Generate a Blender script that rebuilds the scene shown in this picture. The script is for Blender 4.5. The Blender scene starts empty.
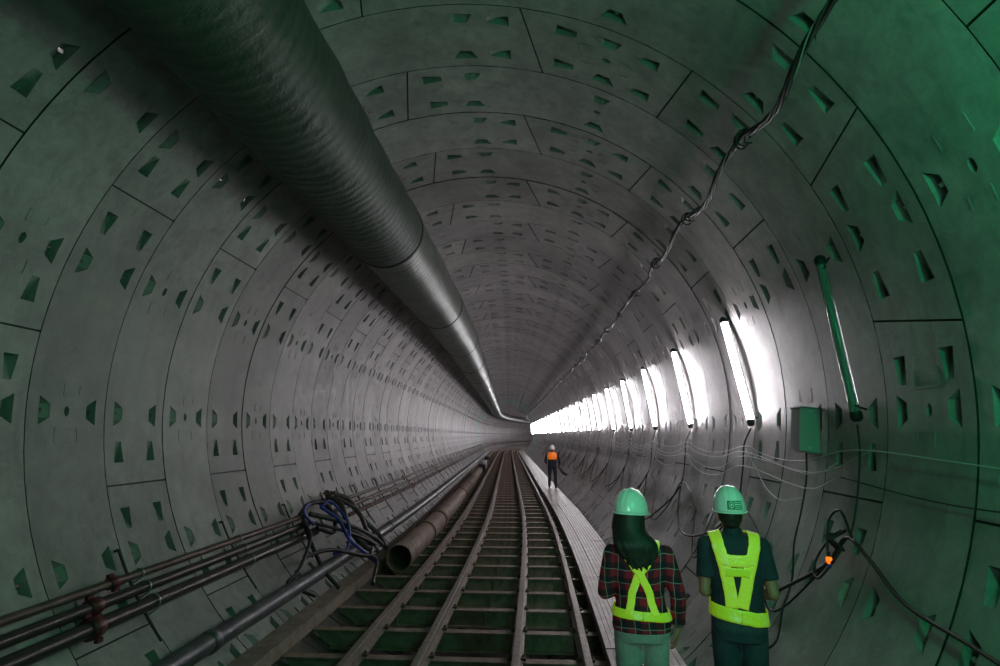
import bpy, bmesh, math, random
from mathutils import Vector, Matrix
from mathutils.bvhtree import BVHTree
from math import sin, cos, radians, pi
random.seed(7)
sc = bpy.context.scene
COL = sc.collection

# ------------------------------------------------------------------ tunnel frame
CX, CZ, R = -0.72, 2.36, 3.10        # axis of the bore beside the camera, inner radius
W, S0 = 0.77, 3.916                  # ring width, chainage of ring edge 0
_tab = []
def _heading(s):
    if s < 7: h = 0.0
    elif s < 17: h = -0.05 * (s - 7) / 10
    else: h = -0.05
    if s > 64: h += (s - 64) / 190.0
    return h
_x, _y, _ds = 0.0, -10.0, 0.25
_s = -10.0
while _s < 190:
    _tab.append((_x, _y))
    h = _heading(_s + _ds / 2)
    _x += sin(h) * _ds; _y += cos(h) * _ds; _s += _ds
def F(s, u, z):
    """point at chainage s, lateral offset u, height z"""
    k = (s + 10) / _ds
    i = max(0, min(len(_tab) - 2, int(k))); f = k - i
    x = _tab[i][0] * (1 - f) + _tab[i + 1][0] * f
    y = _tab[i][1] * (1 - f) + _tab[i + 1][1] * f
    h = _heading(s)
    return Vector((x + u * cos(h), y - u * sin(h), z))
def PH(s, phi, r):
    """point at chainage s, clock angle phi (degrees from the crown, right positive), radius r"""
    a = radians(phi)
    return F(s, CX + r * sin(a), CZ + r * cos(a))

# ------------------------------------------------------------------ materials
def mat(name, color=(0.5, 0.5, 0.5), rough=0.6, metal=0.0, noise=None, bump=None, spec=0.5, emis=None, alpha=None):
    """noise=(scale, other colour, sharpness lo, hi); bump=(scale, strength)"""
    m = bpy.data.materials.new(name); m.use_nodes = True
    nt = m.node_tree; b = nt.nodes['Principled BSDF']
    b.inputs['Base Color'].default_value = (*color, 1)
    b.inputs['Roughness'].default_value = rough
    b.inputs['Metallic'].default_value = metal
    b.inputs['Specular IOR Level'].default_value = spec
    tc = nt.nodes.new('ShaderNodeTexCoord')
    if noise:
        n = nt.nodes.new('ShaderNodeTexNoise'); n.inputs['Scale'].default_value = noise[0]
        n.inputs['Detail'].default_value = 6; n.inputs['Roughness'].default_value = 0.65
        nt.links.new(tc.outputs['Object'], n.inputs['Vector'])
        r = nt.nodes.new('ShaderNodeValToRGB')
        r.color_ramp.elements[0].position = noise[2]; r.color_ramp.elements[0].color = (*color, 1)
        r.color_ramp.elements[1].position = noise[3]; r.color_ramp.elements[1].color = (*noise[1], 1)
        nt.links.new(n.outputs['Fac'], r.inputs['Fac'])
        nt.links.new(r.outputs['Color'], b.inputs['Base Color'])
    if bump:
        n2 = nt.nodes.new('ShaderNodeTexNoise'); n2.inputs['Scale'].default_value = bump[0]; n2.inputs['Detail'].default_value = 5
        nt.links.new(tc.outputs['Object'], n2.inputs['Vector'])
        bp = nt.nodes.new('ShaderNodeBump'); bp.inputs['Strength'].default_value = bump[1]; bp.inputs['Distance'].default_value = 0.01
        nt.links.new(n2.outputs['Fac'], bp.inputs['Height']); nt.links.new(bp.outputs['Normal'], b.inputs['Normal'])
    if emis:
        b.inputs['Emission Color'].default_value = (*emis[0], 1); b.inputs['Emission Strength'].default_value = emis[1]
    return m

def concrete_material(name, tint=(1, 1, 1), base=0.37):
    m = bpy.data.materials.new(name); m.use_nodes = True
    nt = m.node_tree; L = nt.links; N = nt.nodes
    b = N['Principled BSDF']
    tc = N.new('ShaderNodeTexCoord')
    def noise(scale, detail=6, rough=0.6, vec=None, dist=0.0):
        n = N.new('ShaderNodeTexNoise'); n.inputs['Scale'].default_value = scale
        n.inputs['Detail'].default_value = detail; n.inputs['Roughness'].default_value = rough; n.inputs['Distortion'].default_value = dist
        L.new(vec or tc.outputs['Object'], n.inputs['Vector']); return n.outputs['Fac']
    def math_(op, a, c, clamp=False):
        n = N.new('ShaderNodeMath'); n.operation = op; n.use_clamp = clamp
        for i, v in enumerate((a, c)):
            if isinstance(v, (int, float)): n.inputs[i].default_value = v
            else: L.new(v, n.inputs[i])
        return n.outputs[0]
    def ramp(v, a, c):
        n = N.new('ShaderNodeMapRange'); n.inputs['From Min'].default_value = a; n.inputs['From Max'].default_value = c
        n.clamp = True; L.new(v, n.inputs['Value']); return n.outputs[0]
    tone = N.new('ShaderNodeAttribute'); tone.attribute_name = 'tone'
    big = ramp(noise(1.1, 5, 0.7), 0.3, 0.7)
    mid = ramp(noise(5.5, 8, 0.7, dist=0.5), 0.3, 0.72)
    fine = noise(60, 4, 0.7)
    mp = N.new('ShaderNodeMapping'); mp.inputs['Scale'].default_value = (9, 9, 0.8); L.new(tc.outputs['Object'], mp.inputs['Vector'])
    drip = ramp(noise(1.0, 6, 0.7, mp.outputs[0]), 0.52, 0.75)
    v = math_('MULTIPLY', math_('ADD', 0.66, math_('MULTIPLY', big, 0.5)), base)
    v = math_('MULTIPLY', v, math_('ADD', 0.74, math_('MULTIPLY', mid, 0.48)))
    v = math_('MULTIPLY', v, math_('ADD', 0.9, math_('MULTIPLY', fine, 0.2)))
    v = math_('MULTIPLY', v, math_('SUBTRACT', 1.0, math_('MULTIPLY', drip, 0.32)))
    v = math_('MULTIPLY', v, tone.outputs['Fac'])
    # lime streaks, pale
    lime = ramp(noise(2.3, 9, 0.8, dist=1.5), 0.6, 0.75)
    v = math_('ADD', v, math_('MULTIPLY', lime, 0.16))
    cb = N.new('ShaderNodeCombineColor')
    for i, t in enumerate(tint): L.new(math_('MULTIPLY', v, t), cb.inputs[i])
    L.new(cb.outputs[0], b.inputs['Base Color'])
    L.new(math_('ADD', 0.30, math_('MULTIPLY', mid, 0.36)), b.inputs['Roughness'])
    b.inputs['Specular IOR Level'].default_value = 0.45
    bp = N.new('ShaderNodeBump'); bp.inputs['Strength'].default_value = 0.25; bp.inputs['Distance'].default_value = 0.01
    L.new(noise(25, 8, 0.7), bp.inputs['Height']); L.new(bp.outputs['Normal'], b.inputs['Normal'])
    return m

M = {}
M['concrete'] = concrete_material('segment_concrete', (1.0, 0.93, 0.925))
M['concrete_green'] = concrete_material('green_painted_concrete', (0.22, 0.95, 0.72), .6)
M['invert'] = concrete_material('invert_concrete', (1.0, .86, .76), .10)
M['joint'] = mat('joint_gasket', (0.025, 0.024, 0.024), 0.8)
M['bolt'] = mat('bolt_steel', (0.55, 0.55, 0.52), 0.25, 1.0)
M['red_chalk'] = mat('red_marker', (0.22, 0.03, 0.03), 0.8)
M['rail'] = mat('rail_steel', (0.22, 0.17, 0.145), 0.5, 0.3, (14, (0.38, 0.31, 0.275), 0.35, 0.7), (60, 0.3))
M['sleeper'] = mat('sleeper_steel', (0.36, 0.25, 0.20), 0.6, 0.1, (7, (0.15, 0.10, 0.08), 0.4, 0.7), (40, 0.4))
M['beam'] = mat('beam_timber', (0.34, 0.26, 0.22), 0.7, 0.0, (6, (0.18, 0.135, 0.11), 0.42, 0.7), (30, 0.4))
M['plank'] = mat('plank_steel', (0.25, 0.205, 0.185), 0.45, 0.15, (5, (0.14, 0.112, 0.10), 0.38, 0.66), (35, 0.35))
M['rust'] = mat('rust', (0.20, 0.12, 0.085), 0.75, 0.1, (5, (0.07, 0.04, 0.03), 0.38, 0.68), (30, 0.5))
M['rust_tan'] = mat('rust_tan', (0.27, 0.20, 0.155), 0.7, 0.1, (4, (0.13, 0.085, 0.06), 0.45, 0.7), (30, 0.4))
M['pipe_dark'] = mat('pipe_dark_paint', (0.045, 0.040, 0.040), 0.32, 0.3, (6, (0.09, 0.065, 0.055), 0.4, 0.7), (40, 0.2))
M['pipe_brown'] = mat('pipe_brown', (0.10, 0.06, 0.05), 0.45, 0.2, (8, (0.18, 0.12, 0.10), 0.4, 0.7), (40, 0.3))
M['pipe_grey'] = mat('pipe_grey', (0.10, 0.105, 0.12), 0.42, 0.4, (5, (0.17, 0.17, 0.18), 0.4, 0.65), (30, 0.2))
M['clamp_red'] = mat('clamp_red', (0.16, 0.02, 0.03), 0.45, 0.2, (20, (0.08, 0.02, 0.02), 0.4, 0.6))
M['black'] = mat('black_rubber', (0.018, 0.017, 0.018), 0.5)
M['grey_hose'] = mat('grey_hose', (0.07, 0.068, 0.066), 0.5, 0, (12, (0.035, 0.033, 0.03), 0.4, 0.6))
M['blue'] = mat('blue_hose', (0.012, 0.04, 0.32), 0.4)
M['white_wire'] = mat('white_wire', (0.62, 0.62, 0.62), 0.45)
M['galv'] = mat('galvanised', (0.45, 0.46, 0.46), 0.4, 0.8)
M['tube'] = mat('lit_tube', (0.9, 0.9, 0.95), 0.4, emis=((1.0, 0.955, 1.0), 54.0))
M['box'] = mat('cabinet_green', (0.44, 0.44, 0.43), 0.42, 0.2)
M['box_side'] = mat('cabinet_grey', (0.26, 0.27, 0.26), 0.5, 0.2)
M['orange_light'] = mat('orange_lamp', (0.9, 0.25, 0.03), 0.4, emis=((1.0, 0.16, 0.01), 1.3))
M['invert_mud'] = mat('mud', (0.05, 0.045, 0.04), 0.5, 0, (5, (0.09, 0.08, 0.07), 0.4, 0.7), (10, 0.5))

def duct_material(name, c1, c2, rough):
    m = bpy.data.materials.new(name); m.use_nodes = True
    nt = m.node_tree; L = nt.links; N = nt.nodes; b = N['Principled BSDF']
    tc = N.new('ShaderNodeTexCoord')
    at = N.new('ShaderNodeAttribute'); at.attribute_name = 'sd'
    n = N.new('ShaderNodeTexNoise'); n.inputs['Scale'].default_value = 2.2; n.inputs['Detail'].default_value = 8; n.inputs['Roughness'].default_value = 0.7
    L.new(tc.outputs['Object'], n.inputs['Vector'])
    r = N.new('ShaderNodeValToRGB'); r.color_ramp.elements[0].position = 0.35; r.color_ramp.elements[1].position = 0.7
    r.color_ramp.elements[0].color = (*c1, 1); r.color_ramp.elements[1].color = (*c2, 1)
    L.new(n.outputs['Fac'], r.inputs['Fac']); L.new(r.outputs['Color'], b.inputs['Base Color'])
    b.inputs['Roughness'].default_value = rough; b.inputs['Metallic'].default_value = 0.35
    # ribs round the duct plus creases running along it
    mm = N.new('ShaderNodeMath'); mm.operation = 'MULTIPLY'; mm.inputs[1].default_value = 2 * pi / 0.11
    L.new(at.outputs['Fac'], mm.inputs[0])
    ns = N.new('ShaderNodeMath'); ns.operation = 'MULTIPLY_ADD'; ns.inputs[1].default_value = 16.0
    L.new(n.outputs['Fac'], ns.inputs[0]); L.new(mm.outputs[0], ns.inputs[2])
    sn = N.new('ShaderNodeMath'); sn.operation = 'SINE'; L.new(ns.outputs[0], sn.inputs[0])
    n2 = N.new('ShaderNodeTexNoise'); n2.inputs['Scale'].default_value = 9; n2.inputs['Detail'].default_value = 6
    L.new(tc.outputs['Object'], n2.inputs['Vector'])
    ad = N.new('ShaderNodeMath'); ad.operation = 'MULTIPLY_ADD'; ad.inputs[1].default_value = 5.0
    L.new(n2.outputs['Fac'], ad.inputs[0]); L.new(sn.outputs[0], ad.inputs[2])
    bp = N.new('ShaderNodeBump'); bp.inputs['Strength'].default_value = 0.3; bp.inputs['Distance'].default_value = 0.006
    L.new(ad.outputs[0], bp.inputs['Height']); L.new(bp.outputs['Normal'], b.inputs['Normal'])
    return m
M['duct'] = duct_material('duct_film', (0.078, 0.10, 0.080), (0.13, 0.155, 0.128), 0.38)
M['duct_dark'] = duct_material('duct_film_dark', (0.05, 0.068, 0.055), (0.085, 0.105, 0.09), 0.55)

# ------------------------------------------------------------------ object helpers
def link(o, parent=None):
    COL.objects.link(o)
    if parent: o.parent = parent
    return o
def mesh_obj(name, verts, faces, m, parent=None, smooth=False, mats=None, fm=None):
    me = bpy.data.meshes.new(name); me.from_pydata([tuple(v) for v in verts], [], faces)
    for mm in (mats or [m]): me.materials.append(mm)
    if fm: me.polygons.foreach_set('material_index', fm)
    if smooth: me.polygons.foreach_set('use_smooth', [True] * len(me.polygons))
    me.update()
    return link(bpy.data.objects.new(name, me), parent)
def tag(o, label=None, cat=None, group=None, kind=None):
    if label: o['label'] = label
    if cat: o['category'] = cat
    if group: o['group'] = group
    if kind: o['kind'] = kind
    return o
def empty(name, loc, label, cat, group=None, rz=0.0):
    o = bpy.data.objects.new(name, None); o.empty_display_size = 0.1
    o.location = loc; o.rotation_euler = (0, 0, rz); COL.objects.link(o)
    return tag(o, label, cat, group)

class MB:
    """collects shapes in world (or local) coordinates for ONE mesh"""
    def __init__(s): s.v = []; s.f = []; s.m = []; s.sm = []
    def add(s, verts, faces, mi=0, smooth=False):
        b = len(s.v); s.v += [Vector(v) for v in verts]
        for f in faces: s.f.append(tuple(b + i for i in f)); s.m.append(mi); s.sm.append(smooth)
    def box(s, c, size, rot=None, mi=0):
        c = Vector(c); h = Vector(size) / 2; vs = []
        for z in (-1, 1):
            for y in (-1, 1):
                for x in (-1, 1):
                    p = Vector((x * h.x, y * h.y, z * h.z))
                    if rot is not None: p = rot @ p
                    vs.append(c + p)
        s.add(vs, [(0, 2, 3, 1), (4, 5, 7, 6), (0, 1, 5, 4), (2, 6, 7, 3), (0, 4, 6, 2), (1, 3, 7, 5)], mi)
    def tube(s, pts, r, n=8, mi=0, caps=True, close=False):
        pts = [Vector(p) for p in pts]
        rr = r if isinstance(r, (list, tuple)) else [r] * len(pts)
        rings = []
        t = (pts[1] - pts[0]).normalized()
        up = Vector((0, 0, 1)) if abs(t.z) < 0.9 else Vector((1, 0, 0))
        nn = (up - t * up.dot(t)).normalized()
        for i, p in enumerate(pts):
            a = pts[max(0, i - 1)]; b = pts[min(len(pts) - 1, i + 1)]
            t = (b - a).normalized() if (b - a).length > 1e-9 else t
            nn = (nn - t * nn.dot(t))
            nn = nn.normalized() if nn.length > 1e-6 else t.orthogonal().normalized()
            bb = t.cross(nn)
            rings.append([p + (nn * cos(2 * pi * k / n) + bb * sin(2 * pi * k / n)) * rr[i] for k in range(n)])
        vs = [v for ring in rings for v in ring]; fs = []
        for i in range(len(pts) - 1):
            for k in range(n):
                k2 = (k + 1) % n
                fs.append((i * n + k, i * n + k2, (i + 1) * n + k2, (i + 1) * n + k))
        s.add(vs, fs, mi, True)
        if caps:
            s.add(rings[0], [tuple(reversed(range(n)))], mi); s.add(rings[-1], [tuple(range(n))], mi)
    def sweep(s, prof, ss, mi=0, caps=True):
        """prof = closed polygon of (u, z) carried along the tunnel"""
        n = len(prof); vs = [F(q, u, z) for q in ss for (u, z) in prof]; fs = []
        for i in range(len(ss) - 1):
            for k in range(n):
                k2 = (k + 1) % n
                fs.append((i * n + k, (i + 1) * n + k, (i + 1) * n + k2, i * n + k2))
        if caps: fs.append(tuple(range(n))); fs.append(tuple((len(ss) - 1) * n + k for k in reversed(range(n))))
        s.add(vs, fs, mi)
    def build(s, name, mats, parent=None, origin=None, fix=True):
        if not isinstance(mats, (list, tuple)): mats = [mats]
        o_ = Vector(origin) if origin is not None else Vector((0, 0, 0))
        o = mesh_obj(name, [v - o_ for v in s.v], s.f, None, parent, mats=mats, fm=s.m)
        o.data.polygons.foreach_set('use_smooth', s.sm)
        if fix:
            bm = bmesh.new(); bm.from_mesh(o.data); bmesh.ops.recalc_face_normals(bm, faces=bm.faces); bm.to_mesh(o.data); bm.free()
        if parent is None and origin is not None: o.location = o_
        return o
def frange(a, b, step):
    n = max(1, int(math.ceil((b - a) / step))); return [a + (b - a) * i / n for i in range(n + 1)]
ORD = ['first', 'second', 'third', 'fourth', 'fifth', 'sixth', 'seventh', 'eighth', 'ninth', 'tenth', 'eleventh', 'twelfth',
       'thirteenth', 'fourteenth', 'fifteenth', 'sixteenth', 'seventeenth', 'eighteenth', 'nineteenth', 'twentieth']

# ------------------------------------------------------------------ segmental lining
RINGB = [2, 26, 49.2, 71.8, 94.3, 117, 139.5, 162, 180, -161, -139, -116.4, -93.5, -71, -48.5, -25.5]
JE = [(-127.7, 0), (-59, 0), (13.5, 3.7), (38, -2.5), (105.3, 0), (168.5, 0)]
JO = [(-105.3, 0), (-38, 2.5), (-10.5, -3.2), (61.6, 0), (127.7, 0), (-168.5, 0)]
JX = [(-140, 0), (-82.5, 0), (-11, -3.2), (61.2, 3), (84, -2.8), (152, 0)]
def ring_features(joints, holes, marks):
    """pockets as (breakpoints[(phi, tlo, thi, dlo, dhi)], material)"""
    P = []
    js = [j for j, _ in joints]
    def near(a, b): return abs((a - b + 180) % 360 - 180)
    for c in RINGB:
        if min(near(c, j) for j in js) < 3.2: continue
        d = 0.085
        for side in (0, 1):
            def tt(x): return x if side == 0 else 1 - x
            a = [(c - 2.0, .14, .150, .012, .012), (c - 1.0, .14, .268, d, .004), (c + 1.0, .14, .268, d, .004), (c + 2.0, .14, .150, .012, .012)]
            if side: a = [(p, 1 - h, 1 - l, dh, dl) for p, l, h, dl, dh in a]
            P.append(a)
    for j in js:
        for sg in (-1, 1):
            for t in (.22, .76):
                a = [(j + sg * 3.7, t - .075, t + .075, .09, .09), (j + sg * 7.2, t - .042, t + .042, .004, .004)]
                if sg < 0: a = a[::-1]
                P.append(a)
    for h in holes:
        P.append([(h - .75, .465, .485, .05, .05), (h - .35, .445, .505, .05, .05), (h + .35, .445, .505, .05, .05), (h + .75, .465, .485, .05, .05)])
    return P
def ring_template(joints, holes, detail=True):
    P = ring_features(joints, holes, None)
    g = 0.0072
    # stations (phi at t=0, phi at t=1)
    def wrap(p): return (p + 180) % 360 - 180
    st = {}
    for a in P:
        for q in a: st[round(wrap(q[0]), 4)] = 0.0
    jn = []
    for j, sl in joints:
        for dd in (-.13, .13):
            st[round(wrap(j + dd), 4)] = sl
        jn.append(round(wrap(j - .13), 4))
    keys = sorted(st)
    fill = []
    for i, k in enumerate(keys):
        k2 = keys[(i + 1) % len(keys)] + (360 if i == len(keys) - 1 else 0)
        m = int((k2 - k) // 4.6)
        for q in range(1, m + 1): fill.append(round(wrap(k + (k2 - k) * q / (m + 1)), 4))
    for q in fill: st.setdefault(q, 0.0)
    for b in (-128.5, -50.0, 45.0, 128.5): pass
    keys = sorted(st)
    quads = []   # (4 verts (phi,t,depth), kind 0 surface 1 other, mat, phic)
    def pos(k, t, d=0.0): return (k + st[wrapk(k)] * (t - .5), t, d)
    def wrapk(k): return round(wrap(k), 4)
    for i, k in enumerate(keys):
        last = i == len(keys) - 1
        k2 = keys[0] + 360 if last else keys[i + 1]
        ka, kb = k, k2
        if k in jn:
            D = 0.016
            quads.append(([pos(ka, g, D), pos(kb, g, D), pos(kb, 1 - g, D), pos(ka, 1 - g, D)], 1, 1))
            quads.append(([pos(ka, g), pos(ka, g, D), pos(ka, 1 - g, D), pos(ka, 1 - g)], 1, 1))
            quads.append(([pos(kb, g, D), pos(kb, g), pos(kb, 1 - g), pos(kb, 1 - g, D)], 1, 1))
        else:
            act = []
            for a in P:
                for q in range(len(a) - 1):
                    off = 0
                    for off in (-360, 0, 360):
                        if abs(a[q][0] + off - ka) < 1e-3 and a[q + 1][0] + off > kb - 1e-3 or (a[q][0] + off < ka + 1e-3 and a[q + 1][0] + off > kb - 1e-3):
                            f0 = (ka - a[q][0] - off) / (a[q + 1][0] - a[q][0]); f1 = (kb - a[q][0] - off) / (a[q + 1][0] - a[q][0])
                            A = [a[q][n] * (1 - f0) + a[q + 1][n] * f0 for n in range(1, 5)]
                            B = [a[q][n] * (1 - f1) + a[q + 1][n] * f1 for n in range(1, 5)]
                            act.append((A, B, q == 0 and f0 < 1e-3, q == len(a) - 2 and f1 > 1 - 1e-3)); break
            act.sort(key=lambda z: z[0][0] + z[1][0])
            ca, cb = g, g
            for A, B, first, lst in act:
                quads.append(([pos(ka, ca), pos(kb, cb), pos(kb, B[0]), pos(ka, A[0])], 0, 0))
                quads.append(([pos(ka, A[0], A[2]), pos(kb, B[0], B[2]), pos(kb, B[1], B[3]), pos(ka, A[1], A[3])], 1, 0))
                if detail:
                    quads.append(([pos(ka, A[0]), pos(kb, B[0]), pos(kb, B[0], B[2]), pos(ka, A[0], A[2])], 1, 0))
                    quads.append(([pos(ka, A[1], A[3]), pos(kb, B[1], B[3]), pos(kb, B[1]), pos(ka, A[1])], 1, 0))
                    if first: quads.append(([pos(ka, A[0]), pos(ka, A[0], A[2]), pos(ka, A[1], A[3]), pos(ka, A[1])], 1, 0))
                    if lst: quads.append(([pos(kb, B[0], B[2]), pos(kb, B[0]), pos(kb, B[1]), pos(kb, B[1], B[3])], 1, 0))
                ca, cb = A[1], B[1]
            quads.append(([pos(ka, ca), pos(kb, cb), pos(kb, 1 - g), pos(ka, 1 - g)], 0, 0))
        # ring joint groove (half on each side)
        D = 0.016
        quads.append(([pos(ka, 0, D), pos(kb, 0, D), pos(kb, g, D), pos(ka, g, D)], 1, 1))
        quads.append(([pos(ka, g, D), pos(kb, g, D), pos(kb, g), pos(ka, g)], 1, 1))
        quads.append(([pos(ka, 1 - g, D), pos(kb, 1 - g, D), pos(kb, 1, D), pos(ka, 1, D)], 1, 1))
        quads.append(([pos(ka, 1 - g), pos(kb, 1 - g), pos(kb, 1 - g, D), pos(ka, 1 - g, D)], 1, 1))
    # cast-in marks: raised frames beside the grout hole, and a small arrow emblem
    if detail:
        def strip(p0, t0, p1, t1, w=0.35, h=0.004, mm=0):
            # raised thin bar from (p0,t0) to (p1,t1); w in degrees
            k = W / (R * pi / 180)            # degrees per unit t
            dp, dt = p1 - p0, (t1 - t0) * k
            l = math.hypot(dp, dt) or 1; nx, nt_ = -dt / l * w / 2, dp / l * w / 2 / k
            a = [(p0 - nx, t0 - nt_), (p1 - nx, t1 - nt_), (p1 + nx, t1 + nt_), (p0 + nx, t0 + nt_)]
            quads.append(([(p, t, -h) for p, t in a], 1, mm))
            for q in range(4):
                b_, c_ = a[q], a[(q + 1) % 4]
                quads.append(([(b_[0], b_[1], 0), (c_[0], c_[1], 0), (c_[0], c_[1], -h), (b_[0], b_[1], -h)], 1, mm))
        def frame_(pc, tc_, hp, ht):
            strip(pc - hp, tc_ - ht, pc + hp, tc_ - ht, .22); strip(pc - hp, tc_ + ht, pc + hp, tc_ + ht, .22)
            strip(pc - hp, tc_ - ht, pc - hp, tc_ + ht, .22); strip(pc + hp, tc_ - ht, pc + hp, tc_ + ht, .22)
        for h in holes:
            frame_(h - 3.6, .48, 1.0, .14)
            for q in range(6): strip(h - 4.2 + q * .24, .40, h - 4.2 + q * .24, .56, .08, .0025)
            frame_(h + 3.2, .52, .8, .10)
            for q in range(4): strip(h + 2.8 + q * .26, .46, h + 2.8 + q * .26, .58, .09, .0025)
            e = h + 8.5
            for q in range(3):
                strip(e - 1.0 + q * .5, .42, e + .3 + q * .5, .48, .16, .0012); strip(e + .3 + q * .5, .48, e - 1.0 + q * .5, .54, .16, .0012)
        if joints is JO:
            for q0, q1 in ((-19.6, .42), (-18.9, .55)):
                strip(q0, q1, q0 + .9, q1 + .07, .14, .001, 2); strip(q0, q1 + .07, q0 + .9, q1, .14, .001, 2)
        if joints is JE:
            strip(-61.5, .30, -60.6, .40, .16, .001, 2); strip(-61.4, .40, -60.7, .30, .16, .001, 2)
    return quads
def js_of(j): return [a for a, _ in j]
HE, HO = [26, -93.5, 71.8, -25.5, 139.5, -161], [26, -71, 94.3, -139.0, 162]
T_hi = {0: ring_template(JE, HE), 1: ring_template(JO, HO), 2: ring_template(JX, HO)}
T_lo = {0: ring_template(JE, HE, False), 1: ring_template(JO, HO, False)}
REG = ['ceiling', 'wall_left', 'wall_right', 'floor']
buf = {}
def region(p):
    p = (p + 180) % 360 - 180
    return 'ceiling' if abs(p) < 47 else ('floor' if abs(p) > 143 else ('wall_left' if p < 0 else 'wall_right'))
for r_ in REG + ['trim_1']: buf[r_] = ([], [], [], [], [])
rr = random.Random(3)
for n in range(-9, 216):
    s_a = S0 + n * W
    par = n % 2
    if n == -1: T = T_hi[2]
    elif s_a < 42: T = T_hi[par]
    else: T = T_lo[par]
    jit = rr.uniform(-.004, .004); tone = rr.uniform(.92, 1.06)
    joints = JX if n == -1 else (JE, JO)[par]
    js = sorted(js_of(joints)); seg_t = [rr.uniform(.84, 1.1) for _ in range(8)]
    green = 69 <= n <= 71
    h0, h1 = _heading(s_a), _heading(s_a + W)
    A0 = F(s_a, 0, 0); A1 = F(s_a + W, 0, 0)
    l0 = Vector((cos(h0), -sin(h0), 0)); l1 = Vector((cos(h1), -sin(h1), 0))
    for vs, kind, mi in T:
        pc = sum(v[0] for v in vs) / 4
        vv, ff, mm, nn, tt = buf['trim_1' if green else region(pc)]
        base = len(vv)
        for (p, t, d) in vs:
            a = radians(p); rad = R + jit + d; sp, cp = sin(a), cos(a)
            o = A0 * (1 - t) + A1 * t; l = l0 * (1 - t) + l1 * t
            vv.append((o.x + l.x * (CX + rad * sp), o.y + l.y * (CX + rad * sp), CZ + rad * cp))
            if kind == 0: nn.append((-l.x * sp, -l.y * sp, -cp))
        if kind == 1:
            a_, b_, c_, d_ = [Vector(vv[base + q]) for q in range(4)]
            no = (c_ - a_).cross(d_ - b_)
            no = no.normalized() if no.length > 1e-12 else Vector((0, 0, 1))
            am = radians(pc)
            # make every face look into the bore
            nn += [tuple(no)] * 4
        idx = (base, base + 1, base + 2, base + 3)
        if kind == 0:
            q0, q1, q2 = Vector(vv[base]), Vector(vv[base + 1]), Vector(vv[base + 2])
            q3 = Vector(vv[base + 3])
            if (q2 - q0).cross(q3 - q1).dot(Vector(nn[-4])) < 0:
                idx = idx[::-1]; nn[-4:] = nn[-4:][::-1]
        ff.append(idx); mm.append(1 if mi == 1 else (2 if mi == 2 else 0))
        q = sum(1 for j in js if j < pc)
        tt += [tone * seg_t[q]] * 4
    # bolt ends seen in the pockets of the nearest rings
    if s_a < 13:
        for c in RINGB:
            if rr.random() < .3: continue
            for t in (.175, .825):
                vv, ff, mm, nn, tt = buf[region(c)]
                cc = PH(s_a + t * W, c + rr.uniform(-.2, .2), R + .05); k = 6; base = len(vv)
                ax = (PH(s_a + .5 * W, c, R) - PH(s_a + t * W, c, R)).normalized()
                e1 = Vector((0, 0, 1)).cross(ax).normalized(); e2 = ax.cross(e1)
                for dd in (0, .045):
                    for q in range(k):
                        p = cc + ax * dd + (e1 * cos(q * pi / 3) + e2 * sin(q * pi / 3)) * .021
                        vv.append(tuple(p)); tt.append(1.0)
                for q in range(k):
                    q2 = (q + 1) % k; ff.append((base + q, base + q2, base + k + q2, base + k + q)); mm.append(3)
                    m_ = ((Vector(vv[base + q]) + Vector(vv[base + q2])) / 2 - cc); m_ = (m_ - ax * m_.dot(ax)).normalized()
                    nn += [tuple(m_)] * 4
                ff.append(tuple(base + k + q for q in range(k))); mm.append(3); nn += [tuple(ax)] * k
for r_, (vv, ff, mm, nn, tt) in buf.items():
    me = bpy.data.meshes.new(r_)
    me.from_pydata(vv, [], ff)
    for q in (M['concrete_green' if r_ == 'trim_1' else ('invert' if r_ == 'floor' else 'concrete')], M['joint'], M['red_chalk'], M['bolt']): me.materials.append(q)
    me.polygons.foreach_set('material_index', mm)
    me.polygons.foreach_set('use_smooth', [True] * len(ff))
    at = me.attributes.new('tone', 'FLOAT', 'POINT'); at.data.foreach_set('value', tt)
    me.update()
    me.normals_split_custom_set([Vector(q) for q in nn])
    o = link(bpy.data.objects.new(r_, me)); o['kind'] = 'structure'
    o['label'] = {'ceiling': 'curved concrete segment crown of the tunnel', 'wall_left': 'curved concrete segment wall on the duct side of the tunnel',
                  'wall_right': 'curved concrete segment wall behind the tube lights', 'floor': 'concrete segment invert under the sleepers',
                  'trim_1': 'green tinted ring of lining where the tunnel starts to bend'}[r_]
    o['category'] = {'ceiling': 'ceiling', 'floor': 'floor'}.get(r_, 'wall')

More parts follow.
